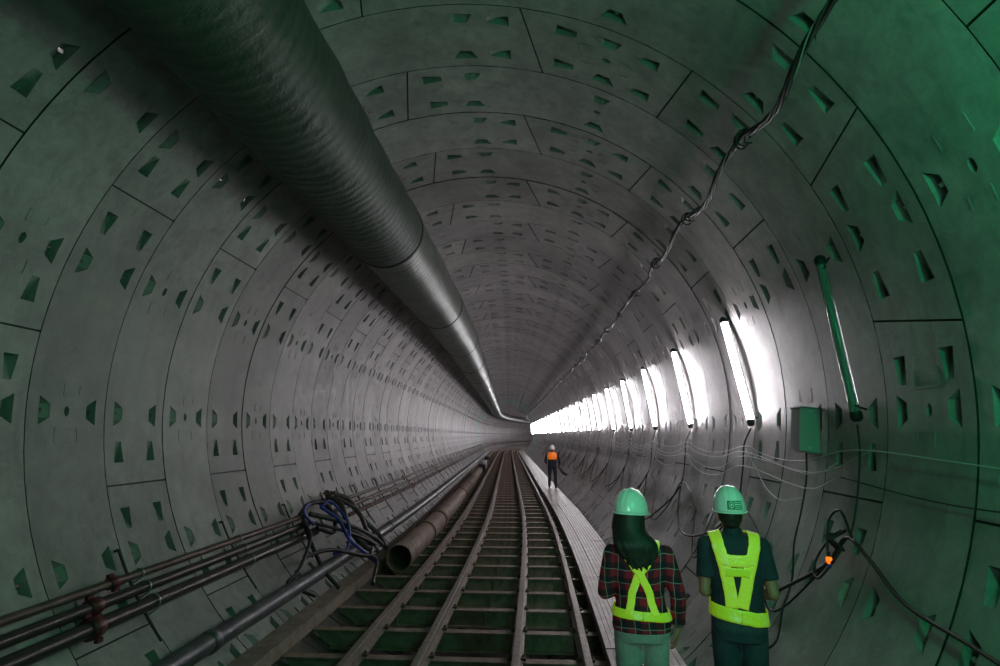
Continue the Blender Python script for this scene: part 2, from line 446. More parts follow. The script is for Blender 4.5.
# ------------------------------------------------------------------ track
SE = 128.0
def rail_profile(c):
    return [(c - .062, -.13), (c + .062, -.13), (c + .062, -.118), (c + .012, -.105), (c + .010, -.036), (c + .036, -.028), (c + .036, -.004), (c + .030, 0),
            (c - .030, 0), (c - .036, -.004), (c - .036, -.028), (c - .010, -.036), (c - .012, -.105), (c - .062, -.118)]
near_s = frange(-2.0, 66, 1.0) + frange(66, SE, 2.0)[1:]
for c, lb in ((-1.74, 'outer steel rail on the left, beside the large rusty pipe'), (-1.09, 'inner left steel rail, second from the rusty pipe'),
              (-0.21, 'inner right steel rail, running almost straight up the middle of the photo'), (0.44, 'outer right steel rail, beside the plank walkway')):
    m = MB(); m.sweep(rail_profile(c), near_s)
    r_ = tag(m.build('rail', M['rail']), lb, 'rail', 'four rails of the temporary track')
    for k in range(-2, 12):
        s = 5.71 + .77 * k
        for sg in (-1, 1):
            if c == -1.74 and k == -2 and sg == -1:
                j = MB(); j.box((0, 0, 0), (.05, .07, .022)); j.tube([(0, 0, .01), (0, 0, .035)], .011, 6)
                clip0 = j.build('rail_clip', M['rust'], r_); x = clip0
            else:
                x = clip0.copy(); COL.objects.link(x); x.parent = r_
            x.location = F(s, c + sg * .062, -.108); x.rotation_euler = (0, 0, -_heading(s))
def sleeper_mesh(seed):
    m = MB(); fl = .055; t = .014
    L0, L1, B0, B1 = -2.50, 1.02, -2.34, .82
    # top flange, web, bottom flange (bottom shorter to follow the invert)
    m.box(((L0 + L1) / 2, 0, -t / 2), (L1 - L0, 2 * fl, t))
    m.add([(L0, -.006, -t), (L1, -.006, -t), (B1, -.006, -.19), (B0, -.006, -.19), (L0, .006, -t), (L1, .006, -t), (B1, .006, -.19), (B0, .006, -.19)],
          [(0, 3, 2, 1), (4, 5, 6, 7), (0, 1, 5, 4), (3, 7, 6, 2), (0, 4, 7, 3), (1, 2, 6, 5)])
    m.box(((B0 + B1) / 2, 0, -.19), (B1 - B0, 2 * fl, t))
    for q in (-1.74, -.65, .44):
        m.box((q, 0, -.10), (.012, 2 * fl - .01, .17))
    return m
proto = None
for k in range(-6, 158):
    s = 5.71 + .77 * k
    p = F(s, 0, -.131)
    if proto is None:
        proto = sleeper_mesh(0).build('sleeper', M['sleeper']); o = proto
    else:
        o = proto.copy(); COL.objects.link(o)
    o.location = p; o.rotation_euler = (0, 0, -_heading(s) + random.uniform(-.004, .004))
    if k < 0: lb = 'steel sleeper under the track nearest the feet of the two walkers'
    elif k < 20: lb = 'steel beam sleeper under the four rails, %s up from the bottom edge of the photo' % ORD[k]
    else: lb = 'steel beam sleeper in the close rows far along the track'
    tag(o, lb, 'sleeper', 'steel sleepers under the four rails')
# edge beam along the left ends of the sleepers
prof = [(-2.72, 0.005), (-2.50, 0.0), (-2.50, -.14), (-2.535, -.14), (-2.535, -.03), (-2.66, -.03)]
a = -2.0; k = 0
for b in (12.6, 24.6, 36.6, 48.6, 60.6, SE):
    m = MB(); m.sweep(prof, frange(a + .006, b - .006, 1.0))
    tag(m.build('edge_beam', M['beam']), ('long pale beam along the left ends of the sleepers, %s length from the camera' % ORD[k]) if k < 5 else 'far length of pale beam beside the sleepers in the bend', 'beam', 'beams edging the sleepers', 'thing')
    a = b; k += 1
# walkway planks: pressed steel boards with lengthwise ribs
def plank(u0, u1, s0, s1, dep, lbl, seed):
    rnd = random.Random(seed)
    dz = rnd.uniform(-.004, .004); n = 4; pr = [(u0, -dep), (u0, dz)]
    wd = (u1 - u0) / n
    for q in range(n):
        x0 = u0 + q * wd
        if q: pr += [(x0 - .006, dz), (x0 - .004, dz - .006), (x0 + .004, dz - .006), (x0 + .006, dz)]
    pr += [(u1, dz), (u1, -dep)]
    m = MB(); m.sweep(pr, frange(s0, s1, .75))
    o = m.build('walkway_plank', M['plank'])
    return tag(o, lbl, 'plank', 'steel planks of the walkway')
COLS = [(.63, .835, .12, 'left'), (.845, 1.05, .075, 'middle'), (1.06, 1.285, .03, 'right')]
for ci, (u0, u1, dep, nm) in enumerate(COLS):
    s = -1.5 - ci * .9; k = 0; vis = 0
    while s < SE:
        ln = 3.6 if s < 66 else 6.0
        e = min(s + ln, SE)
        if e < 4.8: lb = 'steel plank in the %s row of the walkway, under the two walkers' % nm
        elif vis < 9: lb = 'ribbed steel plank in the %s row of the walkway, %s in view from the bottom' % (nm, ORD[vis]); vis += 1
        else: lb = 'small far plank in the %s row of the walkway' % nm
        plank(u0, u1, s + .004, e - .004, dep, lb, ci * 100 + k)
        s = e; k += 1

# ------------------------------------------------------------------ pipes along the left wall
def wall_pipe(name, phi, rc, rad, s0, s1, m, label, coup, mc, far_r=None):
    root = empty(name, PH(s0, phi, rc), label, 'pipe', 'pipes running along the left wall'); L = root.location
    b = MB(); b.tube([PH(q, phi, rc) - L for q in frange(s0, s1, 1.0)], rad, 12); b.build('pipe_run', m, root)
    cr_ = 1.12 if name == 'drain_pipe' else 1.4
    for q in coup:
        c = MB(); c.tube([PH(q - .05, phi, rc) - L, PH(q - .045, phi, rc) - L, PH(q + .045, phi, rc) - L, PH(q + .05, phi, rc) - L], [rad * 1.05, rad * cr_, rad * cr_, rad * 1.05], 12)
        for sg in ((-1, 1) if cr_ > 1.2 else ()):
            c.box(PH(q, phi, rc) + (PH(q, phi + sg * 2, rc) - PH(q, phi, rc)).normalized() * rad * 1.7 - L, (.03, .05, .03))
        c.build('coupling', mc, root)
    return root
def ws(a, b, st): 
    out = []
    while a < b: out.append(a); a += st
    return out
WP = [(-120.4, .032, 'thin brown pipe highest of three on the left wall', 'pipe_brown'), (-122.7, .043, 'dark pipe between two others on the left wall', 'pipe_dark'),
      (-125.4, .056, 'thickest dark pipe, lowest of three on the left wall', 'pipe_dark')]
for i, (ph, rad, lb, mm) in enumerate(WP):
    st = [4.33, 4.08, 4.0][i]
    wall_pipe('water_pipe', ph, 2.97, rad, -1.5, 7.8 + i * .12, M[mm], lb + ', in front of the hose bundle', [st], M['clamp_red'])
WP2 = [(-119.6, .030, 'thin rusty pipe, top of the far three on the left wall', 'pipe_brown'), (-122.2, .034, 'middle rusty pipe of the far three on the left wall', 'pipe_brown'),
       (-125.0, .036, 'lowest rusty pipe of the far three on the left wall', 'rust')]
for i, (ph, rad, lb, mm) in enumerate(WP2):
    wall_pipe('water_pipe', ph, 2.97, rad, 9.3 + i * .1, 118, M[mm], lb + ', beyond the hose bundle', [14.6 + i * .3] + ws(20 + i * .4, 60, 6.0), M['rust'])
    # elbow turning into the wall at the near end
root = wall_pipe('drain_pipe', -135.6, 2.95, .086, -1.5, 118, M['pipe_grey'], 'large grey steel pipe low on the left wall beside the edge beam', [4.9, 10.9, 16.9, 22.9, 28.9, 34.9], M['pipe_grey'])
# brackets carrying the three pipes: rod with U-clips
k = 0
for s in ws(4.62 - W * 2, 60, W * 2):
    if s < 1.5: continue
    root = empty('pipe_bracket', PH(s, -118, R), '', 'bracket', 'steel brackets holding the left wall pipes'); L = root.location
    m = MB(); m.tube([PH(s, q, R - .035) - L for q in (-115.5, -118, -121, -124, -127.5, -131)], .011, 6)
    m.tube([PH(s, -115.5, R - .035) - L, PH(s, -115.5, R) - L], .011, 6)
    m.build('rod', M['black'], root)
    for q, rad in ((-120.4, .04), (-122.7, .052), (-125.4, .066), ):
        cc = PH(s, q, 2.97); nrm = (PH(s, q, 2) - PH(s, q, 3)).normalized(); tg = (PH(s, q + 1, 2.9) - PH(s, q, 2.9)).normalized()
        u = MB(); u.tube([cc - nrm * .09 - tg * rad - L] + [cc + tg * (-cos(a_) * rad) + nrm * (sin(a_) * rad) - L for a_ in [pi * w_ / 8 for w_ in range(9)]] + [cc - nrm * .09 + tg * rad - L], .006, 5)
        u.build('u_bolt', M['galv'], root)
    if k < 8: root['label'] = 'thin rod bracket clamping the left wall pipes, %s one from the camera' % ORD[k]
    else: root['label'] = 'small far rod bracket on the left wall pipes'
    k += 1

# ------------------------------------------------------------------ rusty pipes lying along the sleepers
def big_pipe(s0, s1, u0, u1, rad, m, label, flange=False):
    root = empty('rusty_pipe', F(s0, u0, -.13), label, 'pipe', 'wide rusty pipes lying beside the track'); L = root.location
    z = -.13 + rad; n = 28
    ss = frange(s0, s1, 1.0); b = MB(); vs = []; fs = []
    for r_in in (rad, rad - .012):
        for q in ss:
            u = u0 + (u1 - u0) * (q - s0) / (s1 - s0)
            for a_ in range(n): vs.append(F(q, u + r_in * cos(2 * pi * a_ / n), z + r_in * sin(2 * pi * a_ / n)) - L)
    N_ = len(ss)
    for w_ in range(2):
        for i in range(N_ - 1):
            for a_ in range(n):
                a2 = (a_ + 1) % n; f = (w_ * N_ * n + i * n + a_, w_ * N_ * n + i * n + a2, w_ * N_ * n + (i + 1) * n + a2, w_ * N_ * n + (i + 1) * n + a_)
                fs.append(f if w_ else f[::-1])
    b.add(vs, fs, 0, True)
    for i in (0, N_ - 1):
        b.add([vs[i * n + a_] for a_ in range(n)] + [vs[N_ * n + i * n + a_] for a_ in range(n)], [(a_, (a_ + 1) % n, n + (a_ + 1) % n, n + a_) for a_ in range(n)], 0)
    b.build('pipe_barrel', m, root)
    for q, wd, mm in (flange or []):
        c = MB(); u = u0 + (u1 - u0) * (q - s0) / (s1 - s0)
        c.tube([F(q, u, z) - L, F(q + .001, u, z) - L, F(q + wd, u, z) - L, F(q + wd + .001, u, z) - L], [rad + .001, rad + .022, rad + .022, rad + .001], n, caps=False)
        c.build('weld_collar', M[mm], root)
big_pipe(9.05, 13.3, -2.17, -2.17, .205, M['rust_tan'], 'nearest wide rusty pipe, open black mouth facing the camera', [(12.9, .3, 'rust'), (11.3, .05, 'rust')])
big_pipe(13.45, 19.2, -2.19, -2.17, .20, M['rust_tan'], 'second wide rusty pipe, behind the open mouthed one', [(18.6, .3, 'rust')])
big_pipe(19.3, 25.0, -2.2, -2.17, .20, M['rust'], 'third wide rusty pipe from the camera, dark brown', [(21.5, .06, 'rust_tan')])
big_pipe(25.1, 31.0, -2.2, -2.2, .20, M['rust_tan'], 'farthest wide rusty pipe before the small clutter', [(30.6, .3, 'black')])
# small clutter farther along the left edge
def barrel(s, u, rad, h, m, label, name='drum'):
    o = F(s, u, -.13); b = MB()
    b.tube([(0, 0, 0), (0, 0, .01), (0, 0, h * .33), (0, 0, h * .35), (0, 0, h * .66), (0, 0, h * .68), (0, 0, h - .01), (0, 0, h)],
           [rad * .95, rad, rad, rad * 1.06, rad, rad * 1.06, rad, rad * .9], 18)
    b.tube([(rad * .5, 0, h), (rad * .5, 0, h + .03)], .03, 8)
    x = b.build(name, M[m]); x.location = o; tag(x, label, 'drum')
barrel(33.2, -2.15, .2, .42, 'black', 'black drum standing past the end of the rusty pipes')
barrel(36.5, -2.2, .22, .5, 'white_wire', 'white drum beside the left rail far along the track')
barrel(43.0, -2.2, .2, .5, 'black', 'farthest black drum beside the left rail')
barrel(39.5, -2.15, .2, .4, 'pipe_grey', 'grey drum between the white drum and the farthest black one')

# ------------------------------------------------------------------ hose bundle on the left wall
def bez(ctrl, n=28):
    """Catmull-Rom through the control points"""
    P_ = [Vector(c) for c in ctrl]; P_ = [P_[0] * 2 - P_[1]] + P_ + [P_[-1] * 2 - P_[-2]]; out = []
    seg = len(P_) - 3; per = max(2, n // seg)
    for i in range(seg):
        p0, p1, p2, p3 = P_[i:i + 4]
        for q in range(per):
            t = q / per
            out.append(.5 * ((2 * p1) + (p2 - p0) * t + (2 * p0 - 5 * p1 + 4 * p2 - p3) * t * t + (3 * p1 - p0 - 3 * p2 + p3) * t ** 3))
    out.append(P_[-2]); return out
rh = random.Random(11)
HL = ['black hose looping lowest on the left of the bundle', 'thick grey hose hanging from the top of the bundle', 'grey hose slanting down across the bundle to the beam',
      'dark hose falling straight down at the bundle edge', 'black hose trailing over the beam onto the sleepers', 'grey looped hose on the far side of the bundle',
      'grey hose coiled behind the others in the bundle', 'dark hose draped around the upper pipe ends', 'long grey hose at the far edge of the bundle', 'thin black hose crossing the middle of the bundle']
hoses = [
 ([(8.2, -121, 2.90), (7.9, -126, 2.80), (7.3, -131, 2.88), (7.05, -132, 2.94), (7.35, -137, 2.95)], .022, 'black'),
 ([(9.6, -117, 2.98), (9.5, -121, 2.80), (9.3, -127, 2.80), (9.4, -133, 2.85), (9.6, -137, 2.86)], .045, 'grey_hose'),
 ([(9.3, -117.5, 2.95), (9.0, -123, 2.78), (9.2, -128, 2.78), (9.6, -134, 2.80), (9.7, -138, 2.85)], .04, 'grey_hose'),
 ([(8.3, -120, 2.92), (8.0, -126, 2.86), (7.9, -133, 2.9), (7.9, -139, 2.93)], .028, 'black'),
 ([(7.6, -129, 2.86), (8.1, -131, 2.76), (8.6, -136, 2.72), (8.9, -140, 2.70), (8.3, -144, 2.78)], .026, 'black'),
 ([(9.9, -118, 2.96), (10.1, -124, 2.82), (10.0, -130, 2.84), (9.7, -135, 2.84), (9.2, -138, 2.84)], .036, 'grey_hose'),
 ([(8.5, -120, 2.9), (8.9, -125, 2.75), (9.4, -130, 2.74), (9.9, -135, 2.8), (10.1, -137, 2.86)], .036, 'grey_hose'),
 ([(8.25, -119.5, 2.93), (8.5, -117.8, 2.85), (8.9, -119, 2.80), (9.0, -123, 2.8), (8.7, -127, 2.82), (8.4, -124, 2.86)], .03, 'black'),
 ([(9.8, -116.2, 2.99), (10.1, -120, 2.86), (10.3, -127, 2.88), (10.35, -134, 2.86), (10.1, -138.5, 2.86)], .042, 'grey_hose'),
 ([(8.4, -122, 2.9), (8.8, -128, 2.74), (9.3, -133, 2.74), (9.8, -137, 2.82)], .024, 'black')]
for i, (c, r_, mm) in enumerate(hoses):
    b = MB(); b.tube(bez([PH(q[0] - .55, -119.5 + (q[1] + 119) * 1.12, q[2]) for q in c], 36), r_, 8)
    tag(b.build('hose', M[mm], origin=PH(c[-1][0] - .55, c[-1][1], c[-1][2])), HL[i], 'hose', 'hose bundle hung on the left wall')
BL = ['blue hose curling round the top of the bundle', 'blue hose hanging down the middle of the bundle', 'blue hose crossing behind toward the beam']
bl = [([(8.35, -123, 2.86), (8.2, -119.5, 2.84), (8.5, -117.8, 2.84), (8.8, -118.2, 2.84), (8.75, -120, 2.8)], .02),
      ([(8.8, -119.5, 2.8), (9.0, -119.0, 2.76), (9.15, -122, 2.74), (9.0, -128, 2.70), (8.5, -133, 2.74), (8.2, -132, 2.8)], .02),
      ([(8.7, -119.5, 2.8), (8.85, -125, 2.72), (8.7, -131, 2.70), (8.9, -136, 2.74), (9.05, -140, 2.78)], .024)]
for i, (c, r_) in enumerate(bl):
    b = MB(); b.tube(bez([PH(q[0] - .55, -119.5 + (q[1] + 119) * 1.12, q[2]) for q in c], 36), r_, 8)
    tag(b.build('hose', M['blue'], origin=PH(c[-1][0] - .55, c[-1][1], c[-1][2])), BL[i], 'hose', 'hose bundle hung on the left wall')
v = MB(); c0 = PH(9.0, -117, 2.93); v.tube([c0 + Vector((0, -.1, .05)), c0 + Vector((0, .12, -.03))], .045, 10); v.tube([c0, c0 + Vector((.1, 0, .05))], .02, 8); v.box(c0 + Vector((.11, 0, .06)), (.02, .14, .02))
tag(v.build('hose_valve', M['rust'], origin=c0), 'rusty valve at the top of the hose bundle', 'valve')

# ------------------------------------------------------------------ ventilation duct
DU, DZ, DR = -1.90, 4.55, .475
root = empty('ventilation_duct', F(2, DU, DZ), 'huge ribbed grey-green ventilation duct hung under the tunnel crown', 'duct'); L = root.location
n = 40
def duct_sec(s0, s1, mm, rs=1.0):
    ss = frange(s0, s1, .25 if s0 < 40 else 1.0); vs = []; fs = []; sd = []
    for q in ss:
        wob = .006 * sin(q * 9.1) + .004 * sin(q * 23)
        for a_ in range(n):
            t = 2 * pi * a_ / n; rr_ = DR * rs + wob * (1 + .5 * sin(3 * t))
            vs.append(F(q, DU + rr_ * cos(t), DZ + rr_ * sin(t)) - L); sd.append(q)
    for i in range(len(ss) - 1):
        for a_ in range(n):
            a2 = (a_ + 1) % n; fs.append((i * n + a_, (i + 1) * n + a_, (i + 1) * n + a2, i * n + a2))
    o = mesh_obj('duct_section', vs, fs, M[mm], root, smooth=True)
    at = o.data.attributes.new('sd', 'FLOAT', 'POINT'); at.data.foreach_set('value', sd)
SE_D = 145
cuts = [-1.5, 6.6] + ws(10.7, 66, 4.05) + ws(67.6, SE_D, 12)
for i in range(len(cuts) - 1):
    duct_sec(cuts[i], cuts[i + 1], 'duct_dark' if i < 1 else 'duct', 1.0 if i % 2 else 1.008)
    if cuts[i] < 66:
        c = MB(); q = cuts[i + 1]
        c.tube([F(q - .03, DU, DZ) - L, F(q - .028, DU, DZ) - L, F(q + .028, DU, DZ) - L, F(q + .03, DU, DZ) - L], [DR + .004, DR + .014, DR + .014, DR + .004], n, caps=False)
        c.build('joint_band', M['black'], root)
for s in ws(1.6, 60, W * 2):
    h = MB()
    for sg in (-1, 1):
        a_ = radians(90 + sg * 38)
        pt = F(s, DU + DR * cos(a_), DZ + DR * sin(a_)); q = F(s, DU + sg * -.12, 0)
        ux = DU + sg * -.1 + (-.02)
        top = F(s, ux, CZ + math.sqrt(R * R - (ux - CX) ** 2) + .0)
        h.tube([pt - L, top - L], .006, 5)
    h.build('hanger_wire', M['galv'], root)

# ------------------------------------------------------------------ tube lights on the right wall
def fixture(s, lit, label):
    RF = 3.035 if lit else 3.03
    s_top, s_bot = s + (.13 if lit else 0), s - (.11 if lit else 0)
    A_, B_ = PH(s_bot, 95.2, RF), PH(s_top, 71.8, RF)
    root = empty('tube_light', A_, label, 'light', 'tube lights along the right wall'); L = A_
    pts = [PH(s_bot + (s_top - s_bot) * t, 94.6 - 23 * t, 2.99 - .06 * sin(pi * t) * 0) for t in (0, 1)]
    # straight tube between the two end points, kept clear of the wall by its brackets
    ax = (B_ - A_).normalized(); off = (PH(s, 83, 2) - PH(s, 83, 3)).normalized() * .0
    a, b = A_ + ax * .06 + off, B_ - ax * .06 + off
    if lit:
        t = MB(); t.tube([a - L, b - L], .030, 10); t.build('tube', M['tube'], root)
        t = MB(); ax_ = ax; nn_ = (PH(s, 83.6, 2) - PH(s, 83.6, 3)).normalized(); rt_ = Matrix((ax_.cross(nn_), nn_, ax_)).transposed()
        t.box((a + b) / 2 - nn_ * .042 - L, (.07, .014, (b - a).length), rt_); t.build('glare_shield', M['white_wire'], root)  # plate added behind the tube to keep its glare off the wall
    else:
        t = MB(); t.tube([a - L, b - L], .034, 14); t.build('clear_cover', M['cover'], root)
        t = MB(); t.tube([a - L, b - L], .013, 10); t.build('tube', M['offtube'], root)
        t = MB(); d = (F(s, -.01, 0) - F(s, 0, 0)) * 1.6
        t.tube([a - L + d, b - L + d], .009, 6); t.build('reflector', M['white_wire'], root)
    for p, q in ((a, -1), (b, 1)):
        e = MB(); e.tube([p - L, p + ax * q * .05 - L, p + ax * q * .07 - L], [.042, .042, .025] if not lit else [.04, .04, .02], 14)
        e.build('end_cap', M['black'], root)
    for t_ in (.04, .97):
        c = a + (b - a) * t_; w_ = PH(s_bot + (s_top - s_bot) * t_, 94.6 - 23 * t_, R - .002)
        e = MB(); e.tube([c - L, w_ - L], .008, 6); e.tube([c - L - Vector((0, .06, 0)), c - L + Vector((0, .06, 0))], .007, 6)
        e.build('wall_bracket', M['black'], root)
    return root
M['cover'] = mat('cover_plastic', (0.35, 0.42, 0.40), 0.12, 0.0)
_b = M['cover'].node_tree.nodes['Principled BSDF']; _b.inputs['Transmission Weight'].default_value = .75; _b.inputs['IOR'].default_value = 1.2
M['offtube'] = mat('tube_off', (0.6, 0.75, 0.70), 0.3)
LS = [4.15] + [6.25 + 2.31 * k for k in range(50)]
fixture(LS[0], False, 'unlit tube light in a clear cover on the right wall, above the cable cluster')
for k in range(1, len(LS)):
    if k <= 12: lb = 'glowing white tube light on the right wall, %s lit one from the camera' % ORD[k - 1]
    else: lb = 'glowing tube light far along the right wall, merging into the white glare'
    fixture(LS[k], True, lb)

# ------------------------------------------------------------------ cables on the right wall
def cable(name, pts, r_, m, label, cat='cable', group=None, n=6, per=6):
    b = MB(); pp = [PH(*q) for q in pts]
    b.tube(bez(pp, per * (len(pp) - 1)), r_, n)
    return tag(b.build(name, m, origin=pp[0]), label, cat, group)
for k, s in enumerate(LS[:18]):
    w_ = [random.uniform(-.04, .04) for _ in range(4)]
    pts = [(s - .11, 95.8, 3.03), (s + .13 + w_[0], 99, 3.05), (s + .13 + w_[1], 103, 3.06), (s + .06 + w_[2], 107, 3.07), (s - .03, 111, 3.06)] if k else [(4.15, 95.8, 3.03), (4.15, 99, 3.05), (4.15, 103, 3.06), (4.13, 107, 3.06), (4.12, 110.8, 3.06)]
    lb = ('black drop cable under the unlit tube light' if k == 0 else 'black drop cable under the %s lit tube light from the camera' % ORD[k - 1]) if k < 13 else 'short black drop cable under a far tube light'
    cable('drop_cable', pts,   .009 if k else .008, M['black'], lb, group='drop cables under the tube lights')
# thick supply cable in swags, tied up below every light
tie = [(-1.6, 111.5, 3.04)] ; pts = [(-1.2, 112, 3.05), (1.4, 120, 3.03), (2.75, 116.6, 3.05), (3.42, 115.4, 3.06), (3.83, 112.4, 3.05), (4.15, 110.7, 3.05)]
for k in range(0, 16):
    s = LS[k]; e = LS[k + 1]
    rk = random.Random(k)
    deep = rk.uniform(121, 124.5); mid = .5 + rk.uniform(-.08, .08)
    if k > 0: pts += [(s - .04, 111.4, 3.05)]
    pts += [(s + .12, 114.5, 3.05), (s + (e - s) * .2, 118.5, 3.06), (s + (e - s) * .42, deep, 3.06), (s + (e - s) * .62, deep + .4, 3.06), (s + (e - s) * .82, 118.8, 3.06), (e - .12, 113.6, 3.05)]
cable('supply_cable', pts, .0125, M['black'], 'thick black supply cable hanging in swags under the tube lights', per=5)
pts = []
for k in range(0, 15):
    s = LS[k]; e = LS[k + 1]; rk = random.Random(50 + k)
    pts += [(s + rk.uniform(-.05, .05), 110.5, 3.06), (s + .25, 117, 3.07), (s + .55, rk.uniform(123, 127), 3.07), (s + .95, 122, 3.075), (s + 1.4, 115, 3.075), (s + 1.9, 111.5, 3.07)]
cable('earth_cable', pts, .008, M['black'], 'thin black cable looping beside the thick swagged cable', per=5)
# cable below the cabinet
cable('cabinet_cable', [(4.93, 100.0, 3.05), (4.9, 104, 3.06), (4.88, 109, 3.06), (4.84, 114, 3.06), (4.66, 119, 3.06), (4.6, 123, 3.06), (4.45, 127, 3.06), (4.5, 129.5, 3.05)], .008, M['black'], 'thin black cable hanging from the green cabinet')
# tangle and orange indicator under the unlit light
for i, c in enumerate(([(4.05, 110.5, 3.03), (4.2, 107.6, 3.0), (4.3, 109, 2.99), (4.25, 112, 2.99), (4.15, 114.5, 3.0), (4.1, 112, 3.02)], [(4.2, 110, 3.03), (4.3, 113, 3.0), (4.33, 116, 3.0), (4.22, 117, 3.0), (4.15, 114, 3.02)])):
    cable('cable_loop', c, .009, M['black'], ['looped cable end standing up from the cluster under the unlit light', 'small hanging loop of cable around the orange indicator'][i])
t = MB(); 
for q in range(3):
    t.tube([PH(4.12 + q * .07, 109.8 + q * .5, 3.02), PH(4.2 + q * .05, 111.5, 2.99), PH(4.1 + q * .05, 112.4, 3.03)], .012, 6)
tag(t.build('cable_tie', M['black'], origin=PH(4.2, 111, 3.02)), 'black knot of tied cables below the unlit tube light', 'cable tie')
c0 = PH(4.16, 114.2, 2.99)
root = empty('indicator_lamp', c0, 'small glowing orange indicator lamp hanging in the cable loop', 'lamp')
t = MB(); t.tube([(0, 0, -.028), (0, 0, -.015), (0, 0, .012), (0, 0, .02)], [.010, .020, .020, .010], 10); t.build('bulb', M['orange_light'], root)
t = MB(); t.tube([(0, 0, .02), (0, 0, .055)], .013, 8); t.build('socket', M['black'], root)
t = MB(); t.tube([(0, 0, -.055), (0, 0, -.028)], .012, 8); t.build('tail', M['blue'], root)
# white signal wires draped from light to light
WL = ['white wire, highest of four draped from light to light', 'white wire, second of four draped under the lights', 'white wire, third of four draped under the lights', 'white wire, lowest of four draped under the lights']
for i in range(4):
    rk = random.Random(i + 20); a0 = [99.0, 100.4, 101.8, 103.0][i]; sag = [2.0, 2.3, 2.6, 3.0][i]
    pts = []
    if i == 0: pts += [(-.5, 101, 3.04), (1.5, 101.5, 3.04), (3.0, 100.2, 3.05)]
    else: pts += [(4.45, 100 + i * 1.1, 3.06), (4.9, 102.2 + i * 1.1, 3.05)] if i != 2 else [(4.0, 99, 3.06), (4.8, 103, 3.05)]
    for k in range(0 if i == 0 else 1, 17):
        s = LS[k]; e = LS[k + 1]; q = sag * rk.uniform(.75, 1.25); dj = rk.uniform(-.5, .5)
        pts += [(s, a0 + dj, 3.03), (s + .35 * (e - s), a0 + q * .85, 3.06), (s + .6 * (e - s), a0 + q, 3.06), (s + .85 * (e - s), a0 + q * .6, 3.05)]
    cable('white_wire', pts, .0042, M['white_wire'], WL[i], 'wire', 'white wires draped under the lights', n=5, per=4)
cable('white_wire', [(6.25, 100, 3.03), (5.9, 104, 3.04), (5.6, 107, 3.05), (5.25, 108.2, 3.05), (4.9, 107, 3.06)], .0042, M['white_wire'], 'loose white wire end looping below the first lit light', 'wire', 'white wires draped under the lights')
cable('grey_wire', [(4.4, 103, 3.07), (3.4, 104.2, 3.07), (2.4, 104.0, 3.07), (1.0, 104.5, 3.07)], .004, M['black'], 'faint dark wire crossing the dark right wall', 'wire')

# electrical cabinet
sA, sB = 4.81, 4.97
root = empty('electrical_cabinet', PH(4.9, 100, R), 'small green metal cabinet mounted on the right wall behind the unlit light', 'cabinet'); L = root.location
e_s = (F(sB, 0, 0) - F(sA, 0, 0)).normalized(); e_n = (PH(4.89, 96.4, 2) - PH(4.89, 96.4, 3)).normalized(); e_t = e_s.cross(e_n)
rot = Matrix((e_s, e_n, e_t)).transposed()
cc = PH(4.89, 96.4, R - .09) - L
t = MB(); t.box(cc, (.16, .15, .34), rot); t.build('casing', M['box_side'], root)
t = MB(); t.box(cc - e_s * .085, (.012, .16, .355), rot)
d_ = t.build('cover_plate', M['box'], root)
t = MB()
for q in (-1, 1): t.tube([cc - e_s * .09 + e_t * q * .15, cc - e_s * .10 + e_t * q * .15], .010, 10)
t.build('screw', M['white_wire'], d_)
t = MB(); up = 1 if e_t.z > 0 else -1
t.box(cc - e_t * up * .185 - e_n * .03, (.26, .12, .012), rot); t.build('mounting_plate', M['box_side'], root); t = MB(); t.box(cc + e_t * up * .18 + e_n * .0, (.22, .17, .012), rot)
t.build('mounting_plate', M['box_side'], root)

# ------------------------------------------------------------------ twisted cable bundle high on the right
M['strand_grey'] = mat('strand_grey', (0.30, 0.30, 0.30), 0.5)
def wob(s):
    k = (s - S0) / (W * 2); f = k - math.floor(k); i = int(math.floor(k)); rk = random.Random(900 + i)
    a_ = rk.uniform(.5, 1.5); r2 = rk.uniform(-.6, .6)
    return 51.3 + a_ * 1.5 * (f ** 2) * (1 - f) * 6 * .8 + r2 * sin(2 * pi * f) , 2.97 - .07 * sin(pi * f) - (.03 * sin(s * 7.3) if s > 7 else 0)
root = empty('cable_bundle', PH(1.0, 51.5, 3.0), 'twisted bundle of black and white cables strung high on the right', 'cable'); L = root.location
for i, (mm, rad) in enumerate((('black', .015), ('black', .013), ('strand_grey', .006), ('grey_hose', .009))):
    pts = []; s = -1.0
    while s < 95:
        p, r_ = wob(s); a_ = s * 9.0 + i * pi / 2
        rr_ = .016; pts.append(PH(s, p, r_) + Vector((cos(a_) * rr_, 0, sin(a_) * rr_)) - L)
        s += .06 if s < 14 else (.15 if s < 30 else .5)
    b = MB(); b.tube(pts, rad, 5); b.build('strand', M[mm], root)
k = 0
for i in range(-2, 40):
    s = S0 + i * W * 2 + .02; p, r_ = wob(s)
    t = MB(); c0 = PH(s, 51.3, R)
    t.tube([PH(s, 51.3, R + .01), PH(s, 51.3, 2.97), PH(s, 52.3, 2.93), PH(s, 53, 2.97)], .008, 5)
    rk = random.Random(i)
    for q in range(2):
        ctr = PH(s + q * .05, 51.6, 2.95); R_ = .03 + rk.random() * .03
        t.tube([ctr + Vector((cos(a_ * pi / 6) * R_, (a_ - 6) * .008, sin(a_ * pi / 6) * R_)) for a_ in range(12)], .008, 5)
    lb = 'black hook and tie loop holding the cable bundle, %s from the camera' % ORD[k] if k < 12 else 'tiny far hook holding the cable bundle'
    tag(t.build('cable_hook', M['black'], origin=c0), lb, 'hook', 'hooks of the high cable bundle'); k += 1

